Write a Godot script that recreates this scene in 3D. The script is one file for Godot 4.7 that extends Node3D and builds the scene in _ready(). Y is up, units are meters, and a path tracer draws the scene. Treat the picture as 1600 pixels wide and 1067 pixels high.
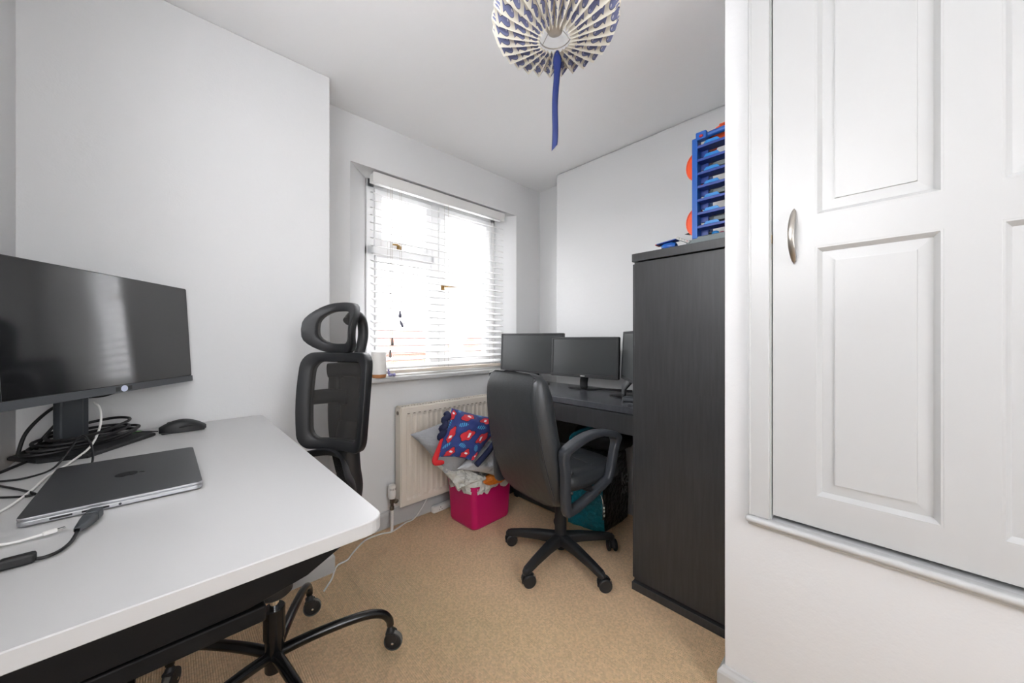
extends Node3D
# A small box room used as an office: white sit-stand desk in an alcove, a black desk by the window, a cupboard over the stairs.
# x runs along the window wall, -z runs out through the window, y is up. V(u, y, w) = Vector3(u, y, -w).

class MB:
	var v := PackedVector3Array()
	var n := PackedVector3Array()
	var uv := PackedVector2Array()
	var ix := PackedInt32Array()
	var T := Transform3D()
	func add(p: Vector3, nn: Vector3, t := Vector2.ZERO) -> int:
		v.append(T * p)
		n.append((T.basis * nn).normalized())
		uv.append(t)
		return v.size() - 1
	func tri(a: int, b: int, c: int) -> void:
		ix.append(a); ix.append(b); ix.append(c)
	func face(a: Vector3, b: Vector3, c: Vector3, d: Vector3) -> void:
		var nn := (b - a).cross(d - a)
		if nn.length() < 1e-12:
			nn = (c - b).cross(d - b)
		nn = nn.normalized()
		var i := add(a, nn, Vector2(0, 0))
		add(b, nn, Vector2(1, 0)); add(c, nn, Vector2(1, 1)); add(d, nn, Vector2(0, 1))
		tri(i, i + 2, i + 1); tri(i, i + 3, i + 2)
	# a net of points; rows of equal length, joined round when asked
	func grid(rows: Array, wrap_c := false, wrap_r := false, flat := false, us := 1.0, vs := 1.0) -> void:
		var R := rows.size()
		var C: int = rows[0].size()
		var rr := R if wrap_r else R - 1
		var cc := C if wrap_c else C - 1
		if flat:
			for r in rr:
				for c in cc:
					var a: Vector3 = rows[r][c]; var b: Vector3 = rows[r][(c + 1) % C]
					var d: Vector3 = rows[(r + 1) % R][c]; var e: Vector3 = rows[(r + 1) % R][(c + 1) % C]
					var nn := (b - a).cross(d - a)
					if nn.length() < 1e-12:
						nn = (e - b).cross(d - b)
					nn = nn.normalized()
					var u0 := us * c / cc; var u1 := us * (c + 1) / cc; var v0 := vs * r / rr; var v1 := vs * (r + 1) / rr
					var i := add(a, nn, Vector2(u0, v0))
					add(b, nn, Vector2(u1, v0)); add(e, nn, Vector2(u1, v1)); add(d, nn, Vector2(u0, v1))
					tri(i, i + 2, i + 1); tri(i, i + 3, i + 2)
			return
		var base := v.size()
		var RR := R + (1 if wrap_r else 0)
		var CC := C + (1 if wrap_c else 0)
		for r0 in RR:
			for c0 in CC:
				var r := r0 % R
				var c := c0 % C
				var p: Vector3 = rows[r][c]
				var cm: int = (c - 1 + C) % C if wrap_c else maxi(c - 1, 0)
				var cp: int = (c + 1) % C if wrap_c else mini(c + 1, C - 1)
				var rm: int = (r - 1 + R) % R if wrap_r else maxi(r - 1, 0)
				var rp: int = (r + 1) % R if wrap_r else mini(r + 1, R - 1)
				var du: Vector3 = rows[r][cp] - rows[r][cm]
				var dv: Vector3 = rows[rp][c] - rows[rm][c]
				if du.length() < 1e-7:
					var q := 1 if r == 0 else R - 2
					du = rows[q][cp] - rows[q][cm]
				var nn := du.cross(dv)
				if nn.length() < 1e-12:
					nn = Vector3.UP
				add(p, nn, Vector2(us * c0 / maxf(1, CC - 1), vs * r0 / maxf(1, RR - 1)))
		for r in RR - 1:
			for c in CC - 1:
				var a := base + r * CC + c
				tri(a, a + CC + 1, a + 1); tri(a, a + CC, a + CC + 1)
	func box(c: Vector3, s: Vector3, r := 0.002, b := Basis(), seg := 1) -> void:
		var h := s * 0.5
		r = minf(r, minf(h.x, minf(h.y, h.z)) * 0.98)
		for ax in 3:
			var a1 := (ax + 1) % 3
			var a2 := (ax + 2) % 3
			for sg in [-1.0, 1.0]:
				var l1 := steps(h[a1], r, seg)
				var l2 := steps(h[a2], r, seg)
				var base := v.size()
				for i in l1.size():
					for j in l2.size():
						var q := Vector3()
						q[ax] = sg * h[ax]; q[a1] = l1[i]; q[a2] = l2[j]
						var inn := Vector3(clampf(q.x, -h.x + r, h.x - r), clampf(q.y, -h.y + r, h.y - r), clampf(q.z, -h.z + r, h.z - r))
						var d := (q - inn).normalized()
						add(c + b * (inn + d * r), b * d, Vector2(float(i) / (l1.size() - 1), float(j) / (l2.size() - 1)))
				for i in l1.size() - 1:
					for j in l2.size() - 1:
						var k := base + i * l2.size() + j
						if sg > 0:
							tri(k, k + 1, k + l2.size() + 1); tri(k, k + l2.size() + 1, k + l2.size())
						else:
							tri(k, k + l2.size() + 1, k + 1); tri(k, k + l2.size(), k + l2.size() + 1)
	func steps(h: float, r: float, seg: int) -> Array:
		var o := []
		for i in seg + 1:
			o.append(-h + r - r * tan((1.0 - float(i) / seg) * PI / 4))
		for i in seg + 1:
			o.append(h - r + r * tan(float(i) / seg * PI / 4))
		return o
	# a rod along a path; r is one radius or one for each point; sy flattens it
	func tube(path: Array, r, sides := 8, closed := false, caps := true, flat_up := Vector3.ZERO, squash := 1.0) -> void:
		var N := path.size()
		var rows := []
		var last := Vector3.ZERO
		for i in N:
			var a: Vector3 = path[(i - 1 + N) % N] if (closed or i > 0) else path[0]
			var b: Vector3 = path[(i + 1) % N] if (closed or i < N - 1) else path[N - 1]
			var t := (b - a).normalized()
			var up := flat_up
			if flat_up == Vector3.ZERO:
				if last == Vector3.ZERO:
					last = Vector3.UP if absf(t.y) < 0.9 else Vector3.RIGHT
				up = last
			up = (up - t * up.dot(t)).normalized()
			last = up
			var sd := t.cross(up)
			var rad: float = r[i] if r is Array else r
			var row := []
			for k in sides:
				var an := TAU * k / sides
				row.append(path[i] + sd * cos(an) * rad + up * sin(an) * rad * squash)
			rows.append(row)
		if caps and not closed:
			var p0 := []; var p1 := []
			for k in sides:
				p0.append(path[0]); p1.append(path[N - 1])
			cap(rows[0], true); cap(rows[N - 1], false)
		grid(rows, true, closed)
	func cap(ring: Array, rev: bool) -> void:
		var m := Vector3.ZERO
		for p in ring:
			m += p
		m /= ring.size()
		var nn: Vector3 = (ring[0] - m).cross(ring[1] - m)
		if rev:
			nn = -nn
		var i := add(m, nn)
		for p in ring:
			add(p, nn)
		for k in ring.size():
			var a := i + 1 + k
			var b := i + 1 + (k + 1) % ring.size()
			if rev: tri(i, a, b)
			else: tri(i, b, a)
	# turned about the y axis of xf; smooth where the profile bends gently
	func lathe(prof: Array, xf := Transform3D(), segs := 24) -> void:
		var old := T
		T = T * xf
		var cuts := [0]
		for i in range(1, prof.size() - 1):
			var a: Vector2 = (prof[i] - prof[i - 1]).normalized()
			var b: Vector2 = (prof[i + 1] - prof[i]).normalized()
			if a.dot(b) < 0.8:
				cuts.append(i)
		cuts.append(prof.size() - 1)
		for q in cuts.size() - 1:
			var rows := []
			for i in range(cuts[q], cuts[q + 1] + 1):
				var row := []
				for k in segs:
					var an := TAU * k / segs
					row.append(Vector3(prof[i].x * cos(an), prof[i].y, prof[i].x * sin(an)))
				rows.append(row)
			grid(rows, true)
		T = old
	# a flat outline in xy pushed along +z by depth
	func prism(poly: Array, depth: float, xf := Transform3D(), bevel := 0.0) -> void:
		var old := T
		T = T * xf
		var pp := PackedVector2Array(poly)
		if Geometry2D.is_polygon_clockwise(pp):
			pp.reverse()
		var N := pp.size()
		var inset := PackedVector2Array()
		for i in N:
			var e0 := (pp[i] - pp[(i - 1 + N) % N]).normalized()
			var e1 := (pp[(i + 1) % N] - pp[i]).normalized()
			var m := (e0.orthogonal() + e1.orthogonal())
			m = m.normalized() / maxf(0.5, m.normalized().dot(e0.orthogonal()))
			inset.append(pp[i] - m * bevel)
		# Vector2.orthogonal points left of travel; for an outline run anticlockwise the inside is on the left
		if bevel > 0.0 and absf(area(inset)) > absf(area(pp)):
			for i in N:
				inset[i] = pp[i] * 2.0 - inset[i]
		var tr := Geometry2D.triangulate_polygon(inset)
		for sgn in [0, 1]:
			var z := depth if sgn == 1 else 0.0
			var nn := Vector3(0, 0, 1) if sgn == 1 else Vector3(0, 0, -1)
			var b := v.size()
			for p in inset:
				add(Vector3(p.x, p.y, z), nn, p)
			for k in range(0, tr.size(), 3):
				if sgn == 1: tri(b + tr[k], b + tr[k + 2], b + tr[k + 1])
				else: tri(b + tr[k], b + tr[k + 1], b + tr[k + 2])
		var lv := [[inset, 0.0], [pp, bevel], [pp, depth - bevel], [inset, depth]] if bevel > 0.0 else [[pp, 0.0], [pp, depth]]
		for q in lv.size() - 1:
			for i in N:
				var j := (i + 1) % N
				var a: Vector2 = lv[q][0][i]; var b2: Vector2 = lv[q][0][j]
				var c: Vector2 = lv[q + 1][0][j]; var d: Vector2 = lv[q + 1][0][i]
				face(Vector3(a.x, a.y, lv[q][1]), Vector3(b2.x, b2.y, lv[q][1]), Vector3(c.x, c.y, lv[q + 1][1]), Vector3(d.x, d.y, lv[q + 1][1]))
		T = old
	func area(p: PackedVector2Array) -> float:
		var s := 0.0
		for i in p.size():
			s += p[i].cross(p[(i + 1) % p.size()])
		return s * 0.5
	func ball(c: Vector3, r: Vector3, seg := 16, b := Basis()) -> void:
		var rows := []
		for i in seg / 2 + 1:
			var ph := PI * i / (seg / 2) - PI / 2
			var row := []
			for k in seg:
				var an := TAU * k / seg
				row.append(c + b * Vector3(r.x * cos(ph) * cos(an), r.y * sin(ph), r.z * cos(ph) * sin(an)))
			rows.append(row)
		grid(rows, true)
	func mesh(m: Material) -> ArrayMesh:
		var arr := []
		arr.resize(Mesh.ARRAY_MAX)
		arr[Mesh.ARRAY_VERTEX] = v; arr[Mesh.ARRAY_NORMAL] = n; arr[Mesh.ARRAY_TEX_UV] = uv; arr[Mesh.ARRAY_INDEX] = ix
		var am := ArrayMesh.new()
		am.add_surface_from_arrays(Mesh.PRIMITIVE_TRIANGLES, arr)
		am.surface_set_material(0, m)
		return am

var M := {}
var used := {}
var rng := RandomNumberGenerator.new()
var noise := FastNoiseLite.new()
const EYE := 1.133
const CEIL := 2.4
const WIN_W := 2.08      # window wall
const DESK_W := 1.868    # wall behind the white desk
const FAR_U := 2.16      # wall behind the black desk
const BULK_U := 1.277    # face of the cupboard over the stairs
const DESK_TOP := 0.806

func V(u: float, y: float, w: float) -> Vector3:
	return Vector3(u, y, -w)

func numbered(called: String) -> String:
	if not used.has(called):
		used[called] = 0
		return called
	used[called] += 1
	return "%s_%03d" % [called, used[called]]

func tag(o: Node, label: String, category := "", group := "", kind := "") -> Node:
	o.set_meta("label", label)
	if category: o.set_meta("category", category)
	if group: o.set_meta("group", group)
	if kind: o.set_meta("kind", kind)
	return o

func thing(called: String, label: String, category: String, at := Vector3.ZERO, turn := 0.0, group := "") -> Node3D:
	var o := Node3D.new()
	o.name = numbered(called)
	add_child(o, true)
	o.position = at
	o.rotation.y = turn
	tag(o, label, category, group)
	return o

func obj(called: String, mb: MB, m: Material, parent: Node = null) -> MeshInstance3D:
	var o := MeshInstance3D.new()
	o.mesh = mb.mesh(m)
	o.cast_shadow = GeometryInstance3D.SHADOW_CASTING_SETTING_ON
	if parent == null:
		o.name = numbered(called)
		add_child(o, true)
	else:
		o.name = called
		parent.add_child(o, true)
	return o

func one(called: String, mb: MB, m: Material, label: String, category: String, group := "") -> MeshInstance3D:
	# a single-mesh thing, its origin at its base
	var lo := Vector3.INF; var hi := -Vector3.INF
	for p in mb.v:
		lo = lo.min(p); hi = hi.max(p)
	var at := Vector3((lo.x + hi.x) / 2, lo.y, (lo.z + hi.z) / 2)
	for i in mb.v.size():
		mb.v[i] -= at
	var o := obj(called, mb, m)
	o.position = at
	tag(o, label, category, group)
	return o

func struct(called: String, mb: MB, m: Material, label := "", category := "") -> MeshInstance3D:
	var o := obj(called, mb, m)
	o.set_meta("kind", "structure")
	if label: o.set_meta("label", label)
	if category: o.set_meta("category", category)
	return o

func spline(pts: Array, per := 6, closed := false) -> Array:
	var o := []
	var N := pts.size()
	var last := N if closed else N - 1
	for i in last:
		var p0 = pts[(i - 1 + N) % N] if (closed or i > 0) else pts[0] * 2.0 - pts[1]
		var p1 = pts[i]
		var p2 = pts[(i + 1) % N]
		var p3 = pts[(i + 2) % N] if (closed or i < N - 2) else pts[N - 1] * 2.0 - pts[N - 2]
		for k in per:
			var t := float(k) / per
			o.append(0.5 * (2.0 * p1 + (p2 - p0) * t + (2.0 * p0 - 5.0 * p1 + 4.0 * p2 - p3) * t * t + (3.0 * p1 - p0 - 3.0 * p2 + p3) * t * t * t))
	if not closed:
		o.append(pts[N - 1])
	return o

func round_rect(w: float, h: float, r: float, seg := 4) -> Array:
	var o := []
	for q in [[1, 1, 0], [-1, 1, 1], [-1, -1, 2], [1, -1, 3]]:
		for i in seg + 1:
			var an: float = (q[2] + float(i) / seg) * PI / 2
			o.append(Vector2(q[0] * (w / 2 - r) + r * cos(an), q[1] * (h / 2 - r) + r * sin(an)))
	return o

func frame_basis(x: Vector3, y: Vector3, z: Vector3, o: Vector3) -> Transform3D:
	return Transform3D(Basis(x, y, z), o)

# ---------------------------------------------------------------- materials
func mat(c: Color, rough := 0.6, metal := 0.0, spec := 0.5) -> StandardMaterial3D:
	var m := StandardMaterial3D.new()
	m.albedo_color = c
	m.roughness = rough
	m.metallic = metal
	m.metallic_specular = spec
	m.cull_mode = BaseMaterial3D.CULL_DISABLED
	return m

func tex(w: int, h: int, f: Callable, mips := true) -> ImageTexture:
	var im := Image.create(w, h, false, Image.FORMAT_RGB8)
	for y in h:
		for x in w:
			im.set_pixel(x, y, f.call(x, y))
	if mips: im.generate_mipmaps()
	return ImageTexture.create_from_image(im)

func g(c: int) -> Color:
	return Color8(c, c, c)

func tri_map(m: StandardMaterial3D, scale: Vector3, world := false) -> void:
	m.uv1_triplanar = true
	m.uv1_world_triplanar = world
	m.uv1_scale = scale

func materials() -> void:
	noise.seed = 7
	noise.frequency = 1.0
	var bump := tex(256, 256, func(x, y):
		var a := 0.5 + 0.35 * noise.get_noise_2d(x * 0.045, y * 0.045) + 0.2 * noise.get_noise_2d(x * 0.21 + 60, y * 0.21)
		return Color(a, a, a))
	M.wall = mat(Color8(218, 218, 218), 0.75, 0.0, 0.35)
	M.wall.heightmap_enabled = true
	M.wall.heightmap_texture = bump
	M.wall.heightmap_scale = 0.06
	tri_map(M.wall, Vector3.ONE * 2.6, true)
	M.ceiling = mat(Color8(248, 248, 248), 0.9, 0.0, 0.2)
	M.gloss = mat(Color8(192, 192, 191), 0.32)               # painted woodwork
	M.gloss.heightmap_enabled = true
	M.gloss.heightmap_texture = bump
	M.gloss.heightmap_scale = 0.03
	tri_map(M.gloss, Vector3(4, 1.2, 4), true)
	M.upvc = mat(Color8(238, 238, 238), 0.25)
	M.slat = mat(Color8(238, 238, 237), 0.5)
	M.valance = mat(Color8(226, 225, 222), 0.5)
	M.cord = mat(Color8(196, 190, 182), 0.8)
	M.rail = mat(Color8(222, 210, 196), 0.5)
	# looped carpet: 32 x 32 loops in 0.21 m
	var tone := []
	for i in 1024:
		tone.append(rng.randf())
	var loop_h := func(x, y):
		var i: int = x / 16
		var sh: int = 8 if i % 2 == 1 else 0
		var fx: float = (x % 16) / 16.0 - 0.5 + 0.03125
		var fy: float = ((y + sh) % 16) / 16.0 - 0.5 + 0.03125
		return clampf(1.0 - (fx * fx * 3.6 + fy * fy * 2.4), 0, 1)
	var cm := tex(512, 512, func(x, y):
		var i: int = x / 16
		var sh: int = 8 if i % 2 == 1 else 0
		var j: int = ((y + sh) / 16) % 32
		var k: float = tone[i * 32 + j]
		var s: float = 0.91 + 0.09 * k + 0.06 * noise.get_noise_2d(x * 0.6, y * 0.6)
		return Color(0.97 * s, 0.835 * s, 0.675 * s))
	var hm := tex(512, 512, func(x, y):
		var h: float = loop_h.call(x, y)
		h = clampf(h * 0.85 + 0.15 * noise.get_noise_2d(x * 0.5, y * 0.5) + 0.05, 0, 1)
		return Color(h, h, h))
	M.carpet = mat(Color.WHITE, 0.95, 0.0, 0.15)
	M.carpet.albedo_texture = cm
	M.carpet.heightmap_enabled = true
	M.carpet.heightmap_texture = hm
	M.carpet.heightmap_scale = 0.35
	tri_map(M.carpet, Vector3.ONE / 0.21, true)
	# black-brown wood print
	var gr := tex(256, 512, func(x, y):
		var a := noise.get_noise_2d(x * 0.11, y * 0.006) * 0.5 + noise.get_noise_2d(x * 0.5, y * 0.012 + 40) * 0.35
		var b := noise.get_noise_2d(x * 0.02 + 9, y * 0.008 + 3) * 0.3
		var s: float = clampf(0.21 + 0.05 * a + 0.03 * b, 0.1, 0.35)
		return Color(s * 0.99, s * 1.0, s * 1.02))
	var gh := tex(256, 512, func(x, y):
		var a := 0.5 + noise.get_noise_2d(x * 0.5, y * 0.012 + 40) * 0.5
		return Color(a, a, a))
	M.black_wood = mat(Color.WHITE, 0.42)
	M.black_wood.albedo_texture = gr
	M.black_wood.heightmap_enabled = true
	M.black_wood.heightmap_texture = gh
	M.black_wood.heightmap_scale = 0.012
	tri_map(M.black_wood, Vector3(2.2, 1.1, 2.2))
	M.black_top = mat(Color(1.25, 1.27, 1.32), 0.26, 0.0, 0.7)
	M.black_top.albedo_texture = gr
	M.black_top.heightmap_enabled = true
	M.black_top.heightmap_texture = gh
	M.black_top.heightmap_scale = 0.02
	tri_map(M.black_top, Vector3(2.2, 2.2, 1.1))
	M.white_desk = mat(Color8(193, 192, 191), 0.38)
	M.black_metal = mat(Color8(10, 10, 11), 0.55, 0.0, 0.3)
	M.black_paint = mat(Color8(17, 17, 18), 0.22)
	M.black_plastic = mat(Color8(30, 31, 33), 0.5)
	M.grey_plastic = mat(Color8(58, 62, 66), 0.45)
	M.dark_grey = mat(Color8(70, 73, 77), 0.4)
	M.screen = mat(Color8(20, 21, 23), 0.10, 0.0, 0.95)
	M.screen_far = mat(Color8(44, 47, 48), 0.32, 0.0, 0.6)
	M.cable = mat(Color8(18, 18, 19), 0.5)
	M.white_plastic = mat(Color8(232, 230, 226), 0.4)
	M.rad = mat(Color8(228, 219, 206), 0.4)
	M.laptop_lid = mat(Color8(98, 99, 102), 0.38, 0.75)
	M.laptop_edge = mat(Color8(176, 177, 180), 0.3, 0.8)
	M.emblem = mat(Color8(38, 38, 38), 0.12, 0.4)
	M.chrome = mat(Color8(225, 225, 225), 0.12, 1.0)
	M.nickel = mat(Color8(190, 184, 176), 0.28, 1.0)
	M.brass = mat(Color8(150, 122, 78), 0.4, 0.9)
	M.pipe_metal = mat(Color8(120, 110, 98), 0.35, 0.9)
	M.net = mat(Color8(52, 50, 48, 140), 0.8)
	M.net.transparency = BaseMaterial3D.TRANSPARENCY_ALPHA
	var lb := tex(256, 256, func(x, y):
		var a := 0.5 + 0.3 * noise.get_noise_2d(x * 0.25, y * 0.25) + 0.4 * noise.get_noise_2d(x * 0.02, y * 0.02)
		return Color(a, a, a))
	M.leather = mat(Color8(44, 47, 50), 0.36, 0.0, 0.55)
	M.leather.heightmap_enabled = true
	M.leather.heightmap_texture = lb
	M.leather.heightmap_scale = 0.12
	tri_map(M.leather, Vector3.ONE * 3.0)
	M.chair_arm = mat(Color8(52, 55, 60), 0.38)
	M.clear_rubber = mat(Color8(112, 112, 108), 0.2)
	M.pink = mat(Color8(196, 16, 96), 0.3)
	M.pink.backlight_enabled = true
	M.pink.backlight = Color(0.1, 0.0, 0.04)
	var fb := tex(256, 256, func(x, y):
		var a := 0.5 + 0.5 * noise.get_noise_2d(x * 0.03 + 11, y * 0.03)
		return Color(a, a, a))
	M.pillow = mat(Color8(158, 160, 163), 0.5)
	M.pillow_dark = mat(Color8(112, 114, 116), 0.6)
	M.satin = mat(Color8(186, 189, 193), 0.4)
	for k in ["pillow", "pillow_dark", "satin"]:
		M[k].heightmap_enabled = true
		M[k].heightmap_texture = fb
		M[k].heightmap_scale = 1.2
		tri_map(M[k], Vector3.ONE * 2.2)
		M[k].rim_enabled = true
		M[k].rim = 0.3
	M.liner = mat(Color8(206, 205, 198), 0.45)
	M.orange_bag = mat(Color8(214, 118, 26), 0.45)
	M.navy = mat(Color8(24, 32, 66), 0.85)
	M.red_cloth = mat(Color8(206, 36, 42), 0.8)
	# fleece print: red blots, small white and blue flecks on navy
	var pts := []
	for i in 9:
		pts.append([Vector2((i % 3) * 85 + 40 + (i / 3) % 2 * 36, (i / 3) * 85 + 42), rng.randf() * TAU, 0])
	for i in 9:
		pts.append([Vector2((i % 3) * 85 + 82 + (i / 3) % 2 * 36, (i / 3) * 85 + 84), rng.randf() * TAU, 1])
	M.print = mat(Color.WHITE, 0.8)
	M.print.albedo_texture = tex(256, 256, func(x, y):
		var c := Color8(38, 54, 118)
		for p in pts:
			var d: Vector2 = Vector2(x, y) - p[0]
			d.x -= 256.0 * roundf(d.x / 256.0); d.y -= 256.0 * roundf(d.y / 256.0)
			d = d.rotated(p[1])
			var wob := 1.0 + 0.12 * sin(d.angle() * 5.0)
			if p[2] == 0:
				var q := Vector2(d.x / 30.0, d.y / 21.0).length()
				if q < wob: c = Color8(206, 40, 52)
				elif q < wob * 1.12: c = Color8(22, 28, 60)
				if absf(d.x - 9.0) < 5.0 and absf(d.y) < 9.0: c = Color8(236, 232, 234)
			else:
				var q := Vector2(d.x / 22.0, d.y / 9.0).length()
				if q < 1.0 and int(d.x + 100.0) % 9 > 3: c = Color8(70, 160, 205)
		return c)
	M.print.rim_enabled = true
	M.print.rim = 0.3
	M.teal = mat(Color8(20, 128, 146), 0.35)
	M.black_bag = mat(Color8(16, 17, 19), 0.4)
	M.black_bag_soft = mat(Color8(22, 23, 27), 0.75)
	M.bag_print = mat(Color8(150, 152, 155), 0.6)
	for k in ["teal", "black_bag", "liner", "orange_bag"]:
		M[k].heightmap_enabled = true
		M[k].heightmap_texture = fb
		M[k].heightmap_scale = 1.6
		tri_map(M[k], Vector3.ONE * 3.0)
	M.toy_blue = mat(Color8(28, 92, 178), 0.3)
	M.toy_light_blue = mat(Color8(30, 130, 205), 0.3)
	M.toy_navy = mat(Color8(40, 70, 150), 0.35)
	M.toy_orange = mat(Color8(250, 92, 36), 0.35)
	M.toy_grey = mat(Color8(108, 118, 120), 0.45)
	M.toy_light_grey = mat(Color8(196, 194, 188), 0.5)
	M.toy_yellow = mat(Color8(240, 205, 70), 0.4)
	M.toy_pink = mat(Color8(225, 120, 150), 0.4)
	M.toy_red = mat(Color8(190, 40, 50), 0.4)
	M.wood = mat(Color8(176, 118, 70), 0.5)
	M.lilac = mat(Color8(150, 146, 190), 0.2)
	M.ribbon = mat(Color8(14, 36, 98), 0.5)
	M.green_label = mat(Color8(120, 205, 90), 0.5)
	M.badge = mat(Color8(215, 222, 245), 0.3)
	M.bulb = mat(Color8(214, 205, 192), 0.35)
	M.glass = mat(Color(1, 1, 1, 0.04), 0.02)
	M.glass.transparency = BaseMaterial3D.TRANSPARENCY_ALPHA
	# paper with a row of small whales along each pleat
	var whale := func(p: Vector2):
		# p: x along the body (head at 0, tail at 1), y across; 0 none, 1 outline, 2 body, 3 eye
		var half: float = 0.27 * sqrt(maxf(0.0, sin(clampf(p.x / 0.82, 0, 1) * PI * 0.97 + 0.05))) * (1.0 - 0.62 * p.x)
		if p.x > 0.66 and p.x < 0.98:
			half = maxf(half, 0.06 + absf(p.x - 0.72) * 0.55)
		if p.x < 0.0 or p.x > 0.98: return 0
		if Vector2((p.x - 0.16) * 1.0, p.y + 0.06).length() < 0.055: return 3
		if absf(p.y) < half - 0.03: return 2
		if absf(p.y) < half: return 1
		return 0
	M.shade = mat(Color.WHITE, 0.8)
	M.shade.albedo_texture = tex(256, 512, func(x, y):
		var c := Color8(232, 226, 212)
		for q in [[64, 20], [192, 105], [64, 190], [192, 275], [64, 360], [192, 445]]:
			var p := Vector2((float(y) - q[1]) / 125.0, (float(x) - q[0]) / 210.0)
			var k: int = whale.call(p)
			if k == 1: c = Color8(92, 92, 106)
			elif k == 2: c = Color8(126, 132, 172)
			elif k == 3: c = Color8(214, 214, 222)
		return c)
	M.shade.backlight_enabled = true
	M.shade.backlight = Color(0.45, 0.43, 0.4)
	# outdoors
	M.brick = mat(Color8(168, 96, 82), 0.9)
	M.roof = mat(Color8(158, 84, 70), 0.9)
	M.paving = mat(Color8(226, 226, 226), 0.95)
	M.leaf = mat(Color8(92, 128, 50), 0.8)
	M.render = mat(Color8(225, 222, 214), 0.9)
	M.dark_glass = mat(Color8(60, 66, 72), 0.1)

# ---------------------------------------------------------------- set-up
func _ready() -> void:
	rng.seed = 11
	var cam := Camera3D.new()
	cam.name = "camera"
	cam.position = Vector3(0, EYE, 0)
	cam.rotation.y = deg_to_rad(-43.7)
	cam.projection = Camera3D.PROJECTION_FRUSTUM
	cam.near = 0.05
	cam.far = 200.0
	cam.size = 1067.0 / 560.0 * cam.near
	cam.frustum_offset = Vector2(0, -4.5 / 560.0 * cam.near)
	add_child(cam)
	cam.current = true
	var we := WorldEnvironment.new()
	we.name = "environment"
	var e := Environment.new()
	e.background_mode = Environment.BG_SKY
	var sky := Sky.new()
	var sm := ProceduralSkyMaterial.new()
	sm.sky_top_color = Color(0.92, 0.925, 0.945)
	sm.sky_horizon_color = Color(0.985, 0.985, 0.985)
	sm.sky_curve = 0.2
	sm.ground_bottom_color = Color(0.5, 0.5, 0.48)
	sm.ground_horizon_color = Color(0.85, 0.86, 0.87)
	sky.sky_material = sm
	e.sky = sky
	e.background_energy_multiplier = 1.0
	e.tonemap_mode = Environment.TONE_MAPPER_LINEAR
	e.tonemap_exposure = 13.8
	e.sdfgi_enabled = true
	e.ssao_enabled = true
	e.ssil_enabled = true
	we.environment = e
	add_child(we)
	materials()
	shell()
	window()
	outside()
	cupboard()
	added_rear_window()
	added_side_window()
	desk()
	far_desk()
	cabinet()
	radiator()
	mesh_chair()
	leather_chair()
	big_monitor()
	laptop()
	desk_bits()
	far_monitors()
	laundry()
	bags()
	toys()
	pendant()
	sill_bits()
	floor_bits()

func slab(u0, u1, y0, y1, w0, w1, mb: MB, r := 0.0005) -> void:
	mb.box(V((u0 + u1) / 2.0, (y0 + y1) / 2.0, (w0 + w1) / 2.0), Vector3(absf(u1 - u0), absf(y1 - y0), absf(w1 - w0)), r)

const LEFT_U := -0.345
const BACK_W := -1.60
const REVEAL := [0.732, 0.880, 2.036, 1.925, 0.885, 2.131]   # opening left, inner left, right, inner right, sill, head
const INNER_W := 2.22

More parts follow.
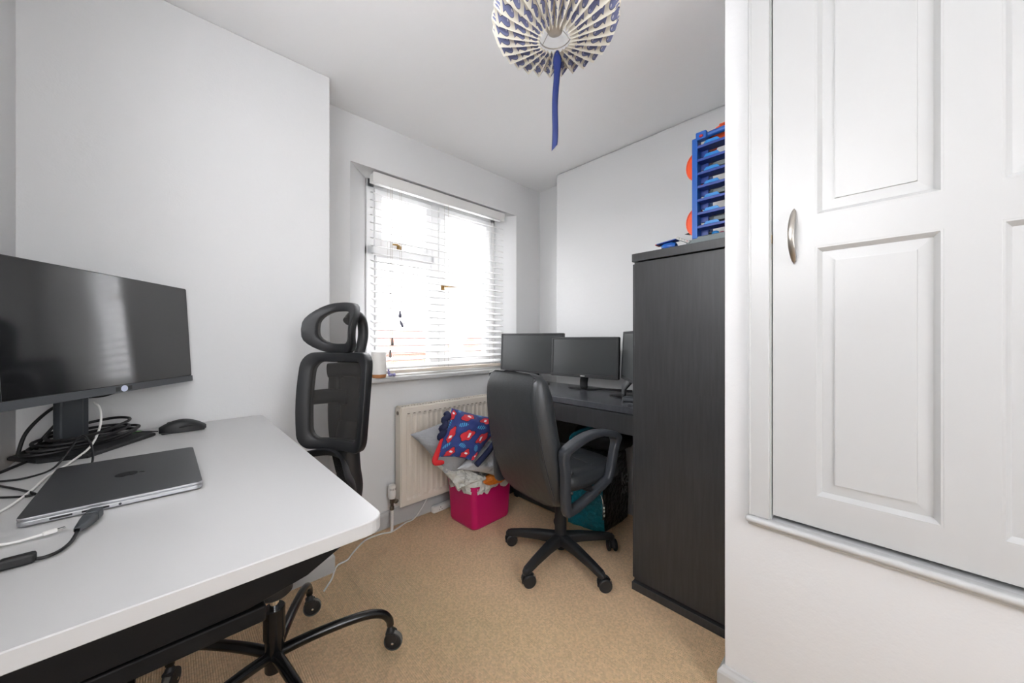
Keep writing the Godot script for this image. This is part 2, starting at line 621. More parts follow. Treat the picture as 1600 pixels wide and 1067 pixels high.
func shell() -> void:
	var f := MB.new()
	slab(LEFT_U - 0.1, 2.5, -0.12, 0.0, BACK_W - 0.1, WIN_W + 0.3, f)
	struct("floor", f, M.carpet, "beige looped carpet over the whole floor", "carpet")
	var c := MB.new()
	slab(LEFT_U - 0.1, 2.5, CEIL, CEIL + 0.12, BACK_W - 0.1, WIN_W + 0.3, c)
	struct("ceiling", c, M.ceiling, "plain white flat ceiling", "ceiling")
	var l := MB.new()
	slab(LEFT_U - 0.1, LEFT_U, 0, CEIL, SIDE_FILL[1], DESK_W + 0.1, l)
	slab(LEFT_U - 0.1, LEFT_U, 0, CEIL, BACK_W - 0.1, SIDE_FILL[0], l)
	slab(LEFT_U - 0.1, LEFT_U, 0, SIDE_FILL[2], SIDE_FILL[0], SIDE_FILL[1], l)  # opening for the added high window that brings in fill daylight
	slab(LEFT_U - 0.1, LEFT_U, SIDE_FILL[3], CEIL, SIDE_FILL[0], SIDE_FILL[1], l)
	struct("wall_left", l, M.wall, "white wall at the left end of the white desk", "wall")
	var d := MB.new()
	slab(LEFT_U - 0.1, 0.564, 0, CEIL, DESK_W, WIN_W + 0.28, d, 0.006)
	struct("wall_desk", d, M.wall, "white wall behind the big monitor and white desk", "wall")
	var w := MB.new()
	slab(0.56, 2.45, 0, REVEAL[4], WIN_W, WIN_W + 0.28, w)
	slab(0.56, 2.45, REVEAL[5], CEIL, WIN_W, WIN_W + 0.28, w)
	for s in [[0.56, REVEAL[0], REVEAL[1], 0.56], [2.45, REVEAL[2], REVEAL[3], 2.45]]:
		var poly := [Vector2(s[0], WIN_W), Vector2(s[1], WIN_W), Vector2(s[2], INNER_W + 0.02), Vector2(s[2], WIN_W + 0.28), Vector2(s[3], WIN_W + 0.28)]
		w.prism(poly, REVEAL[5] - REVEAL[4], frame_basis(Vector3(1, 0, 0), Vector3(0, 0, -1), Vector3(0, 1, 0), Vector3(0, REVEAL[4], 0)))
	struct("wall_window", w, M.wall, "white window wall with splayed reveals above the radiator", "wall")
	var fr := MB.new()
	slab(2.317, 2.45, 0, CEIL, 1.70, WIN_W + 0.1, fr)
	slab(FAR_U, 2.45, 0, CEIL, BACK_W - 0.1, 1.772, fr, 0.02)
	struct("wall_right", fr, M.wall, "white wall behind the black desk and cabinet", "wall")
	var b := MB.new()
	slab(LEFT_U - 0.1, REAR_FILL[0], 0, CEIL, BACK_W - 0.1, BACK_W, b)
	slab(REAR_FILL[1], 2.45, 0, CEIL, BACK_W - 0.1, BACK_W, b)
	slab(REAR_FILL[0], REAR_FILL[1], 0, REAR_FILL[2], BACK_W - 0.1, BACK_W, b)  # opening for the added rear window, there to brighten the room
	slab(REAR_FILL[0], REAR_FILL[1], REAR_FILL[3], CEIL, BACK_W - 0.1, BACK_W, b)
	struct("wall_back", b, M.wall, "white wall behind the camera with a window added for fill light", "wall")
	# skirting
	skirting("baseboard_window", [Vector2(0.56, WIN_W), Vector2(2.317, WIN_W)], "white skirting board under the window and radiator")
	skirting("baseboard_desk", [Vector2(LEFT_U, DESK_W), Vector2(0.564, DESK_W), Vector2(0.564, WIN_W)], "white skirting board under the white desk")
	skirting("baseboard_right", [Vector2(2.317, WIN_W), Vector2(2.317, 1.772), Vector2(FAR_U, 1.772), Vector2(FAR_U, 0.357)], "white skirting board under the black desk")
	skirting("baseboard_cupboard", [Vector2(FAR_U, 0.357), Vector2(BULK_U, 0.357), Vector2(BULK_U, BACK_W)], "white skirting board at the foot of the cupboard wall")
	skirting("baseboard_left", [Vector2(LEFT_U, BACK_W), Vector2(LEFT_U, DESK_W)], "white skirting board along the left wall")

func skirting(called: String, line: Array, label: String) -> void:
	var prof := [Vector2(0, 0), Vector2(0.017, 0), Vector2(0.017, 0.075), Vector2(0.014, 0.083), Vector2(0.008, 0.091), Vector2(0.006, 0.096), Vector2(0, 0.098)]
	var mb := MB.new()
	# the room lies to the right of travel
	var N := line.size()
	var off := []
	for i in N:
		var m := Vector2.ZERO
		if i == 0 or i == N - 1:
			var t: Vector2 = (line[1] - line[0]).normalized() if i == 0 else (line[N - 1] - line[N - 2]).normalized()
			m = Vector2(t.y, -t.x)
		else:
			var a: Vector2 = (line[i] - line[i - 1]).normalized()
			var b: Vector2 = (line[i + 1] - line[i]).normalized()
			m = Vector2(a.y, -a.x) + Vector2(b.y, -b.x)
		off.append(m)
	for i in N - 1:
		var rows := []
		for p in prof:
			var a2: Vector2 = line[i] + off[i] * p.x
			var b2: Vector2 = line[i + 1] + off[i + 1] * p.x
			rows.append([V(a2.x, p.y, a2.y), V(b2.x, p.y, b2.y)])
		mb.grid(rows, false, false, true)
	struct(called, mb, M.gloss, label, "skirting board")

# ---------------------------------------------------------------- window, blind, outdoors
func window() -> void:
	var win := Node3D.new()
	win.name = "window_1"
	add_child(win)
	tag(win, "white plastic window with a small top light behind the blind", "window", "", "structure")
	var u0: float = REVEAL[1]; var u1: float = REVEAL[3]
	var y0: float = REVEAL[4]; var y1: float = REVEAL[5]
	var wf := INNER_W
	var f := MB.new()
	for q in [[u0, u0 + 0.05, y0, y1], [u1 - 0.05, u1, y0, y1], [u0, u1, y0, y0 + 0.055], [u0, u1, y1 - 0.06, y1], [1.33, 1.395, y0, y1], [u0, 1.36, 1.655, 1.715]]:
		slab(q[0], q[1], q[2], q[3], wf, wf + 0.06, f, 0.006)
	obj("window_frame", f, M.upvc, win)
	# sashes: top light, fixed pane, tall casement
	for s in [[0.925, 1.335, 1.71, 2.075, 0.05], [0.93, 1.33, 0.94, 1.655, 0.016], [1.39, 1.88, 0.935, 2.075, 0.058]]:
		var m := MB.new()
		var b: float = s[4]
		slab(s[0], s[0] + b, s[2], s[3], wf - 0.012, wf + 0.045, m, 0.008)
		slab(s[1] - b, s[1], s[2], s[3], wf - 0.012, wf + 0.045, m, 0.008)
		slab(s[0] + b * 0.6, s[1] - b * 0.6, s[2], s[2] + b, wf - 0.012, wf + 0.045, m, 0.008)
		slab(s[0] + b * 0.6, s[1] - b * 0.6, s[3] - b, s[3], wf - 0.012, wf + 0.045, m, 0.008)
		var sash := obj("sash", m, M.upvc, win)
		var p := MB.new()
		slab(s[0] + b * 0.7, s[1] - b * 0.7, s[2] + b * 0.7, s[3] - b * 0.7, wf + 0.018, wf + 0.022, p, 0.0003)
		obj("pane", p, M.glass, sash)
	# handles
	var h1 := MB.new()
	h1.box(V(1.085, 1.725, wf - 0.016), Vector3(0.03, 0.024, 0.012), 0.004)
	h1.tube([V(1.085, 1.728, wf - 0.03), V(1.06, 1.738, wf - 0.036), V(1.03, 1.735, wf - 0.036)], [0.008, 0.007, 0.005], 8)
	obj("window_handle", h1, M.brass, win)
	var h2 := MB.new()
	h2.box(V(1.418, 1.50, wf - 0.016), Vector3(0.024, 0.05, 0.012), 0.004)
	h2.tube([V(1.418, 1.505, wf - 0.03), V(1.47, 1.508, wf - 0.04), V(1.535, 1.512, wf - 0.04)], [0.008, 0.007, 0.005], 8)
	obj("window_handle", h2, M.brass, win)
	# sill board with a rounded nose
	var s2 := MB.new()
	var ct := WIN_W
	slab(0.66, 2.09, 0.873, 0.905, ct - 0.048, ct + 0.001, s2, 0.012)
	slab(REVEAL[0] + 0.01, REVEAL[2] - 0.01, 0.875, 0.905, ct, INNER_W + 0.01, s2, 0.001)
	struct("trim_1", s2, M.gloss, "white painted window sill board", "window sill")
	blind()

func blind() -> void:
	var t := thing("venetian_blind", "white wooden venetian blind lowered over the window", "blind", V(1.396, 0.92, 2.13))
	var bu0 := 0.873; var bu1 := 1.917
	var mk := func(u, y, w): return V(u, y, w) - t.position
	var va := MB.new()
	va.T = Transform3D(Basis(), -t.position)
	slab(bu0 - 0.004, bu1 + 0.004, 2.058, 2.124, 2.095, 2.103, va, 0.002)
	obj("valance", va, M.valance, t)
	var hr := MB.new()
	hr.T = va.T
	slab(bu0, bu1, 2.070, 2.120, 2.106, 2.158, hr, 0.003)
	obj("headrail", hr, M.valance, t)
	# slats: room edge low, window edge high
	var n := 24
	var tilt := deg_to_rad(20)
	var one_slat := MB.new()
	var rows := []
	for q in [[-0.025, -0.0024], [-0.025, 0.0024], [-0.0125, 0.0030], [0.0, 0.0033], [0.0125, 0.0030], [0.0245, 0.0020], [0.025, -0.0020], [0.0125, -0.0018], [0.0, -0.0016], [-0.0125, -0.0018]]:
		var p := Vector2(q[0], q[1]).rotated(tilt)
		rows.append([Vector3(bu0 - 1.395, p.y, -p.x), Vector3(bu1 - 1.395, p.y, -p.x)])
	one_slat.grid(rows, false, true, true)
	var ml := one_slat.mesh(M.slat)
	for i in n:
		var s := MeshInstance3D.new()
		s.name = "slat"
		s.mesh = ml
		t.add_child(s, true)
		s.position = mk.call(1.395, 0.962 + i * 0.0455, 2.13)
		s.rotation.z = rng.randf_range(-0.0012, 0.0012)
	var br := MB.new()
	br.T = va.T
	slab(bu0, bu1, 0.918, 0.938, 2.105, 2.155, br, 0.004)
	obj("bottom_rail", br, M.rail, t)
	for u in [0.985, 1.40, 1.81]:
		var c := MB.new()
		for w in [2.107, 2.153]:
			c.tube([mk.call(u, 0.93, w), mk.call(u, 2.07, w)], 0.0009, 5)
		c.tube([mk.call(u + 0.02, 0.93, 2.13), mk.call(u + 0.02, 2.07, 2.13)], 0.0011, 5)
		obj("ladder_cord", c, M.cord, t)
	# pull and tilt cords with tassels
	for q in [[1.035, 1.305, 0.0], [1.045, 1.245, 0.4], [0.985, 1.135, 0.1], [0.972, 1.06, 0.2]]:
		var c := MB.new()
		c.tube([mk.call(q[0], 2.06, 2.09), mk.call(q[0], q[1], 2.09)], 0.0011, 5)
		obj("pull_cord", c, M.cord, t)
		var ts := MB.new()
		var dark: bool = q[1] > 1.2
		if dark:
			ts.lathe([Vector2(0.0, 0.025), Vector2(0.004, 0.024), Vector2(0.010, -0.012), Vector2(0.007, -0.024), Vector2(0, -0.025)], Transform3D(Basis(Vector3(0, 0, 1), q[2]), mk.call(q[0], q[1] - 0.02, 2.09)), 8)
		else:
			ts.lathe([Vector2(0.0, 0.024), Vector2(0.005, 0.023), Vector2(0.0085, -0.016), Vector2(0.0085, -0.022), Vector2(0, -0.024)], Transform3D(Basis(), mk.call(q[0], q[1] - 0.02, 2.09)), 10)
		obj("tassel", ts, mat(Color8(84, 82, 100), 0.4) if dark else mat(Color8(120, 112, 104), 0.6), t)

func outside() -> void:
	var gd := MB.new()
	gd.face(V(-90, -2.75, -90), V(90, -2.75, -90), V(90, -2.75, 120), V(-90, -2.75, 120))
	var go := struct("ground", gd, M.paving, "pale paved ground outside the window", "ground")
	go.name = "ground"
	var spots := [
		[Vector2(9.6, 22), 6.0, 5.0, 3.0, 1.4, 0.15, "brick house with a red roof seen low through the left of the blind", "brick"],
		[Vector2(30, 34), 7.0, 6.0, 2.7, 1.8, -0.3, "distant brick house with a red roof seen through the middle of the blind", "brick"],
		[Vector2(19, 36), 7.0, 6.0, 2.6, 1.6, 0.1, "distant pale house with a red roof seen beyond the hedge", "render"]]
	for s in spots:
		var h := thing("house", s[6], "house", V(s[0].x, -2.75, s[0].y), s[5])
		var b := MB.new()
		b.box(Vector3(0, s[3] / 2, 0), Vector3(s[1], s[3], s[2]), 0.01)
		var wall_o := obj("wall", b, M[s[7]], h)
		var r := MB.new()
		r.prism([Vector2(-s[2] / 2 - 0.3, 0), Vector2(s[2] / 2 + 0.3, 0), Vector2(0, s[4])], s[1] + 0.4, frame_basis(Vector3(0, 0, 1), Vector3(0, 1, 0), Vector3(-1, 0, 0), Vector3(s[1] / 2 + 0.2, s[3], 0)))
		obj("roof", r, M.roof, h)
		for k in 3:
			var wn := MB.new()
			wn.box(Vector3((k - 1) * s[1] * 0.3, s[3] * 0.68, s[2] / 2 + 0.02), Vector3(1.1, 1.0, 0.08), 0.02)
			var o := obj("window", wn, M.upvc, wall_o)
			o.name = "window"
			var pn := MB.new()
			pn.box(Vector3((k - 1) * s[1] * 0.3, s[3] * 0.68, s[2] / 2 + 0.06), Vector3(0.9, 0.8, 0.03), 0.01)
			obj("pane", pn, M.dark_glass, h)
	for q in [[10.6, 16.5, 4.2, 2.9, "green garden hedge seen through the lower left of the blind"], [15.5, 20.0, 3.2, 2.6, "smaller green bush seen through the lower middle of the blind"]]:
		var hd := MB.new()
		var rows := []
		for i in 13:
			var ph := PI * i / 12.0 - PI / 2
			var row := []
			for k in 28:
				var an := TAU * k / 28.0
				var p := Vector3(cos(ph) * cos(an) * q[2] / 2, (sin(ph) * 0.5 + 0.5) * q[3], cos(ph) * sin(an) * 0.8)
				row.append(V(q[0], -2.75, q[1]) + p * (1.0 + 0.13 * noise.get_noise_3d(p.x * 2.2, p.y * 2.2, p.z * 2.2 + q[0])))
			rows.append(row)
		hd.grid(rows, true)
		one("hedge", hd, M.leaf, q[4], "hedge")

# ---------------------------------------------------------------- cupboard over the stairs
func cupboard() -> void:
	var b := MB.new()
	# wall below, beside and above the door; the door lies in the opening
	slab(BULK_U, 1.45, 0, 0.60, BACK_W, 0.240, b, 0.001)
	slab(BULK_U, 1.45, 0, CEIL, 0.236, 0.357, b, 0.003)
	slab(BULK_U, 1.45, 2.24, CEIL, BACK_W, 0.24, b, 0.003)
	slab(BULK_U, 1.45, 0.59, 2.25, BACK_W, -0.62, b, 0.003)
	slab(1.45, FAR_U + 0.02, 0, CEIL, 0.30, 0.3571, b, 0.003)
	slab(1.40, 1.46, 0, CEIL, BACK_W, 0.33, b, 0.001)
	struct("wall_cupboard", b, M.wall, "white boxed-in wall of the cupboard over the stairs", "wall")
	# architrave and the half-round sill under the door
	var a := MB.new()
	slab(BULK_U - 0.016, BULK_U + 0.004, 0.604, 2.28, 0.236, 0.287, a, 0.004)
	slab(BULK_U - 0.016, BULK_U + 0.004, 2.235, 2.29, -0.66, 0.287, a, 0.004)
	slab(BULK_U - 0.019, BULK_U + 0.004, 0.604, 2.28, 0.281, 0.290, a, 0.004)
	slab(BULK_U - 0.006, BULK_U + 0.03, 0.604, 2.24, 0.2335, 0.2365, a, 0.001)
	struct("trim_2", a, M.gloss, "white architrave beside the cupboard door", "door frame")
	var m := MB.new()
	slab(BULK_U - 0.030, BULK_U + 0.004, 0.585, 0.604, -0.66, 0.297, m, 0.0095)
	slab(BULK_U - 0.016, BULK_U + 0.004, 0.574, 0.590, -0.66, 0.292, m, 0.006)
	struct("trim_3", m, M.gloss, "white rounded moulding under the cupboard door", "moulding")
	# the door: stiles and rails proud of the panels
	var d := Node3D.new()
	d.name = "door_1"
	add_child(d)
	d.position = V(BULK_U, 0.612, -0.19)
	tag(d, "white panelled cupboard door with a bowed steel handle", "door", "", "structure")
	var o := d.position
	var mb := MB.new()
	mb.T = Transform3D(Basis(), -o)
	var x0 := BULK_U - 0.001
	var x1 := BULK_U + 0.032
	var ws := [0.2315, 0.135, -0.088, -0.170, -0.393, -0.60]     # stile, panel, stile, panel, stile edges
	var ys := [0.617, 0.702, 1.383, 1.470, 2.12, 2.23]
	for q in [[0, 1], [2, 3], [4, 5]]:
		slab(x0, x1, ys[0], ys[5], ws[q[0]], ws[q[1]], mb, 0.002)
	for q in [[0, 1], [2, 3], [4, 5]]:
		slab(x0 + 0.0002, x1, ys[q[0]], ys[q[1]], ws[0] - 0.003, ws[5] + 0.003, mb, 0.002)
	obj("door_leaf", mb, M.gloss, d)
	for cw in [[ws[1], ws[2]], [ws[3], ws[4]]]:
		for cy in [[ys[1], ys[2]], [ys[3], ys[4]]]:
			var p := MB.new()
			p.T = mb.T
			# moulded edge, sunk flat, raised field
			var w0: float = cw[0]; var w1: float = cw[1]; var a0: float = cy[0]; var a1: float = cy[1]
			var ring := func(i, dep): return [V(x0 + dep, a0 + i, w0 - i), V(x0 + dep, a0 + i, w1 + i), V(x0 + dep, a1 - i, w1 + i), V(x0 + dep, a1 - i, w0 - i)]
			var rr := [ring.call(-0.001, 0.0005), ring.call(0.003, 0.0005), ring.call(0.006, 0.004), ring.call(0.010, 0.009), ring.call(0.013, 0.013), ring.call(0.038, 0.011), ring.call(0.0385, 0.0075), ring.call(0.041, 0.0072)]
			p.grid(rr, true, false, true)
			var last: Array = rr[rr.size() - 1]
			p.face(last[0], last[1], last[2], last[3])
			obj("door_panel", p, M.gloss, d)
	# bow handle, wide in the middle and rounded at the ends
	var h := MB.new()
	h.T = mb.T
	var hw := 0.1805
	var rows := []
	for i in 21:
		var s := i / 20.0
		var y := lerpf(1.343, 1.499, s)
		var out := 0.030 * sin(PI * clampf(s, 0.02, 0.98)) + 0.002
		var half := 0.0075 * sqrt(maxf(0.0, 1.0 - pow(absf(2.0 * s - 1.0), 5.0))) + 0.0002
		var row := []
		for k in 10:
			var an := TAU * k / 10.0
			row.append(V(x0 - out - 0.0035 * sin(an), y, hw + half * cos(an) + 0.004 * sin(PI * s)))
		rows.append(row)
	h.grid(rows, true)
	obj("handle", h, M.nickel, d)
	var k2 := MB.new()
	k2.T = mb.T
	slab(x0 - 0.003, x0 + 0.02, 1.412, 1.437, 0.2325, 0.2405, k2, 0.001)
	obj("catch", k2, M.brass, d)

const REAR_FILL := [-0.30, 0.55, 0.70, 2.36]     # window added behind the camera for fill light: left, right, sill, head

const SIDE_FILL := [-0.05, 1.10, 1.45, 2.34]     # high window added in the left wall, out of view, for fill light: ends, sill, head

func added_side_window() -> void:
	var w := Node3D.new()
	w.name = "window_3"
	add_child(w)
	tag(w, "white framed high window added in the left wall out of view for fill light", "window", "", "structure")
	var k := SIDE_FILL
	var f := MB.new()
	var mid: float = (k[0] + k[1]) / 2.0
	for q in [[k[0], k[0] + 0.05, k[2], k[3]], [k[1] - 0.05, k[1], k[2], k[3]], [k[0], k[1], k[2], k[2] + 0.05], [k[0], k[1], k[3] - 0.05, k[3]], [mid - 0.025, mid + 0.025, k[2], k[3]]]:
		slab(LEFT_U - 0.09, LEFT_U - 0.03, q[2], q[3], q[0], q[1], f, 0.005)
	obj("window_frame", f, M.upvc, w)
	var p := MB.new()
	slab(LEFT_U - 0.062, LEFT_U - 0.058, k[2] + 0.04, k[3] - 0.04, k[0] + 0.04, k[1] - 0.04, p, 0.0003)
	obj("pane", p, M.glass, w)

func added_rear_window() -> void:
	var w := Node3D.new()
	w.name = "window_2"
	add_child(w)
	tag(w, "white framed window added behind the camera for fill light", "window", "", "structure")
	var k := REAR_FILL
	var f := MB.new()
	var mid: float = (k[0] + k[1]) / 2.0
	for q in [[k[0], k[0] + 0.06, k[2], k[3]], [k[1] - 0.06, k[1], k[2], k[3]], [k[0], k[1], k[2], k[2] + 0.06], [k[0], k[1], k[3] - 0.06, k[3]], [mid - 0.03, mid + 0.03, k[2], k[3]]]:
		slab(q[0], q[1], q[2], q[3], BACK_W - 0.08, BACK_W - 0.02, f, 0.005)
	obj("window_frame", f, M.upvc, w)
	var p := MB.new()
	slab(k[0] + 0.05, k[1] - 0.05, k[2] + 0.05, k[3] - 0.05, BACK_W - 0.052, BACK_W - 0.048, p, 0.0003)
	obj("pane", p, M.glass, w)

# ---------------------------------------------------------------- white sit-stand desk
func desk() -> void:
	var t := thing("sit_stand_desk", "white topped desk with black metal legs in the alcove at the left", "desk", V(-0.01, 0, 1.25))
	var o := t.position
	var x0 := -0.298; var x1 := 0.289; var w0 := 0.637; var w1 := 1.856
	var top := MB.new()
	var rr := round_rect(x1 - x0, w1 - w0, 0.035, 6)
	top.prism(rr, 0.025, frame_basis(Vector3(1, 0, 0), Vector3(0, 0, -1), Vector3(0, 1, 0), V((x0 + x1) / 2, DESK_TOP - 0.025, (w0 + w1) / 2) - o), 0.0015)
	obj("desktop", top, M.white_desk, t)
	for w in [0.685, 1.69]:
		var br := MB.new()
		br.prism([Vector2(-0.29, 0.780), Vector2(0.225, 0.780), Vector2(0.222, 0.770), Vector2(0.165, 0.742), Vector2(0.125, 0.734), Vector2(0.085, 0.727), Vector2(-0.29, 0.722)], 0.05, frame_basis(Vector3(1, 0, 0), Vector3(0, 1, 0), Vector3(0, 0, 1), V(0, 0, w + 0.025) - o), 0.002)
		obj("top_bracket", br, M.black_metal, t)
		var lr := MB.new()
		lr.box(V(-0.091, 0.711, w) - o, Vector3(0.398, 0.024, 0.05), 0.003)
		obj("lower_rail", lr, M.black_metal, t)
		var leg := MB.new()
		leg.box(V(-0.15, 0.27, w) - o, Vector3(0.085, 0.44, 0.058), 0.004)
		leg.box(V(-0.15, 0.60, w) - o, Vector3(0.074, 0.30, 0.047), 0.004)
		obj("leg", leg, M.black_metal, t)
		var ft := MB.new()
		ft.prism([Vector2(-0.29, 0.008), Vector2(-0.08, 0.008), Vector2(-0.08, 0.05), Vector2(-0.11, 0.072), Vector2(-0.19, 0.072), Vector2(-0.29, 0.05)], 0.07, frame_basis(Vector3(1, 0, 0), Vector3(0, 1, 0), Vector3(0, 0, 1), V(0, 0, w + 0.035) - o), 0.003)
		for u in [-0.26, -0.11]:
			ft.lathe([Vector2(0.018, 0), Vector2(0.018, 0.012)], Transform3D(Basis(), V(u, 0, w) - o), 12)
		obj("foot", ft, M.black_metal, t)
	for u in [-0.20, -0.09]:
		var bm := MB.new()
		bm.box(V(u, 0.757, 1.195) - o, Vector3(0.03, 0.04, 0.99), 0.003)
		obj("cross_beam", bm, M.black_metal, t)

func big_monitor() -> void:
	# screen plane: s runs away to the right along the screen, n is its normal
	var s := V(0.549, 0, 0.836).normalized()
	var nn := Vector3(s.z, 0, -s.x)
	if nn.dot(V(1, 0, -0.6)) < 0: nn = -nn
	var c := V(-0.112, 0, 1.607)
	var t := thing("desktop_monitor", "large black widescreen monitor standing on the white desk", "monitor", c - nn * 0.10 + Vector3(0, DESK_TOP, 0))
	t.basis = Basis(-s, Vector3.UP, nn).orthonormalized() if false else Basis(s, Vector3.UP, s.cross(Vector3.UP))
	# local: x along the screen, y up, z towards the viewer
	var zs := 1.0 if (t.basis.z.dot(nn) > 0) else -1.0
	var tilt := Basis(Vector3(1, 0, 0), -deg_to_rad(3.3) * zs)
	var pc := Vector3(0, 1.1475 - DESK_TOP, 0.10 * zs)
	var W := 0.606; var H := 0.354
	var hs := MB.new()
	hs.T = Transform3D(tilt, pc)
	hs.box(Vector3(0, 0, -0.010 * zs), Vector3(W, H, 0.02), 0.004)
	hs.box(Vector3(0, -0.02, -0.03 * zs), Vector3(W * 0.55, H * 0.6, 0.03), 0.012)
	obj("housing", hs, M.black_plastic, t)
	var sc := MB.new()
	sc.T = hs.T
	sc.box(Vector3(0, 0.010, 0.0008 * zs), Vector3(W - 0.006, H - 0.026, 0.0016), 0.0005)
	obj("screen", sc, M.screen, t)
	var bz := MB.new()
	bz.T = hs.T
	bz.box(Vector3(0, -H / 2 + 0.0105, 0.0015 * zs), Vector3(W, 0.021, 0.004), 0.0012)
	obj("chin", bz, M.dark_grey, t)
	var bd := MB.new()
	bd.T = Transform3D(tilt, pc)
	bd.lathe([Vector2(0, 0.0012), Vector2(0.0085, 0.001), Vector2(0.0095, 0)], Transform3D(Basis(Vector3(1.25, 0, 0), Vector3(0, 0, 1), Vector3(0, -1, 0)), Vector3(0.004, -H / 2 + 0.0105, 0.0036 * zs)), 20)
	obj("badge", bd, M.badge, t)
	for x in [-0.018, 0.024]:
		var q := MB.new()
		q.T = hs.T
		q.box(Vector3(x, -H / 2 + 0.0105, 0.0036 * zs), Vector3(0.013, 0.013, 0.0012), 0.0004)
		obj("sticker", q, M.black_plastic, t)
	var nk := MB.new()
	nk.box(Vector3(-0.017, 0.215, -0.01 * zs), Vector3(0.066, 0.40, 0.022), 0.005)
	nk.box(Vector3(0.027, 0.215, -0.022 * zs), Vector3(0.03, 0.40, 0.030), 0.005)
	obj("neck", nk, M.grey_plastic, t)
	var bp := MB.new()
	bp.prism([Vector2(-0.14, -0.005), Vector2(-0.10, 0.095), Vector2(0.12, 0.095), Vector2(0.165, -0.02), Vector2(0.12, -0.095), Vector2(-0.11, -0.095)], 0.012, frame_basis(Vector3(1, 0, 0), Vector3(0, 0, -1), Vector3(0, 1, 0), Vector3(0.0, 0, 0.02)), 0.003)
	obj("base_plate", bp, M.black_plastic, t)
	var lb := MB.new()
	lb.box(Vector3(0.132, 0.0125, 0.05 * zs), Vector3(0.030, 0.0012, 0.012), 0.0003)
	obj("green_label", lb, M.green_label, t)

func laptop() -> void:
	var t := thing("laptop", "closed grey laptop lying on the white desk in front of the monitor", "laptop", V(-0.071, DESK_TOP, 1.202))
	t.rotation.y = deg_to_rad(0.6)
	var W := 0.244; var D := 0.348
	var flat := func(w, d, r): return round_rect(w, d, r, 6)
	var xf := func(y): return frame_basis(Vector3(1, 0, 0), Vector3(0, 0, -1), Vector3(0, 1, 0), Vector3(0, y, 0))
	var b := MB.new()
	b.prism(flat.call(W, D, 0.012), 0.0105, xf.call(0.0015), 0.0025)
	obj("base", b, M.laptop_edge, t)
	var l := MB.new()
	l.prism(flat.call(W, D, 0.012), 0.0040, xf.call(0.0126), 0.0006)
	obj("lid_edge", l, M.laptop_edge, t)
	var l2 := MB.new()
	l2.prism(flat.call(W - 0.0012, D - 0.0012, 0.0115), 0.0006, xf.call(0.0166), 0.0003)
	obj("lid", l2, M.laptop_lid, t)
	# ports along the near short side
	var k := 0
	for q in [[-0.072, 0.026], [-0.042, 0.012], [-0.020, 0.012]]:
		var p := MB.new()
		p.box(Vector3(q[0], 0.0068, D / 2 + 0.0), Vector3(q[1], 0.0036, 0.0008), 0.0003)
		obj("port", p, M.cable, t)
	var j := MB.new()
	j.lathe([Vector2(0, 0.0004), Vector2(0.0022, 0.0004), Vector2(0.0022, -0.0004)], Transform3D(Basis(Vector3(1, 0, 0), PI / 2), Vector3(0.0, 0.0068, D / 2)), 12)
	obj("port", j, M.cable, t)
	# emblem: a bitten fruit with a leaf, lying crosswise on the lid
	var pts := []
	for i in 40:
		var an := TAU * i / 40.0
		var r := 0.0185 * (1.0 - 0.10 * exp(-pow(angle_difference(an, PI / 2) / 0.35, 2)) - 0.05 * exp(-pow(angle_difference(an, -PI / 2) / 0.22, 2)))
		var p := Vector2(cos(an) * r * 1.0, sin(an) * r * 1.02)
		var bite := Vector2(0.0225, 0.0035)
		if (p - bite).length() < 0.0095:
			p = bite + (p - bite).normalized() * 0.0095
			if p.x > bite.x - 0.002: p = bite + Vector2(-0.0095, 0) .rotated((p - bite).angle() * 0.2)
		pts.append(p)
	var e := MB.new()
	e.prism(pts, 0.0003, frame_basis(Vector3(0, 0, 1), Vector3(1, 0, 0), Vector3(0, 1, 0), Vector3(0.0, 0.0172, 0.0)))
	var leaf := []
	for i in 16:
		var an := TAU * i / 16.0
		leaf.append(Vector2(cos(an) * 0.0058, sin(an) * 0.0024 * (1.0 - 0.0)).rotated(1.0) + Vector2(0.003, 0.0245))
	e.prism(leaf, 0.0003, frame_basis(Vector3(0, 0, 1), Vector3(1, 0, 0), Vector3(0, 1, 0), Vector3(0.0, 0.0172, 0.0)))
	obj("emblem", e, M.emblem, t)

func cable(called: String, pts: Array, r: float, m: Material, label: String, cat := "cable", group := "") -> MeshInstance3D:
	var mb := MB.new()
	mb.tube(spline(pts, 8), r, 8)
	return one(called, mb, m, label, cat, group)

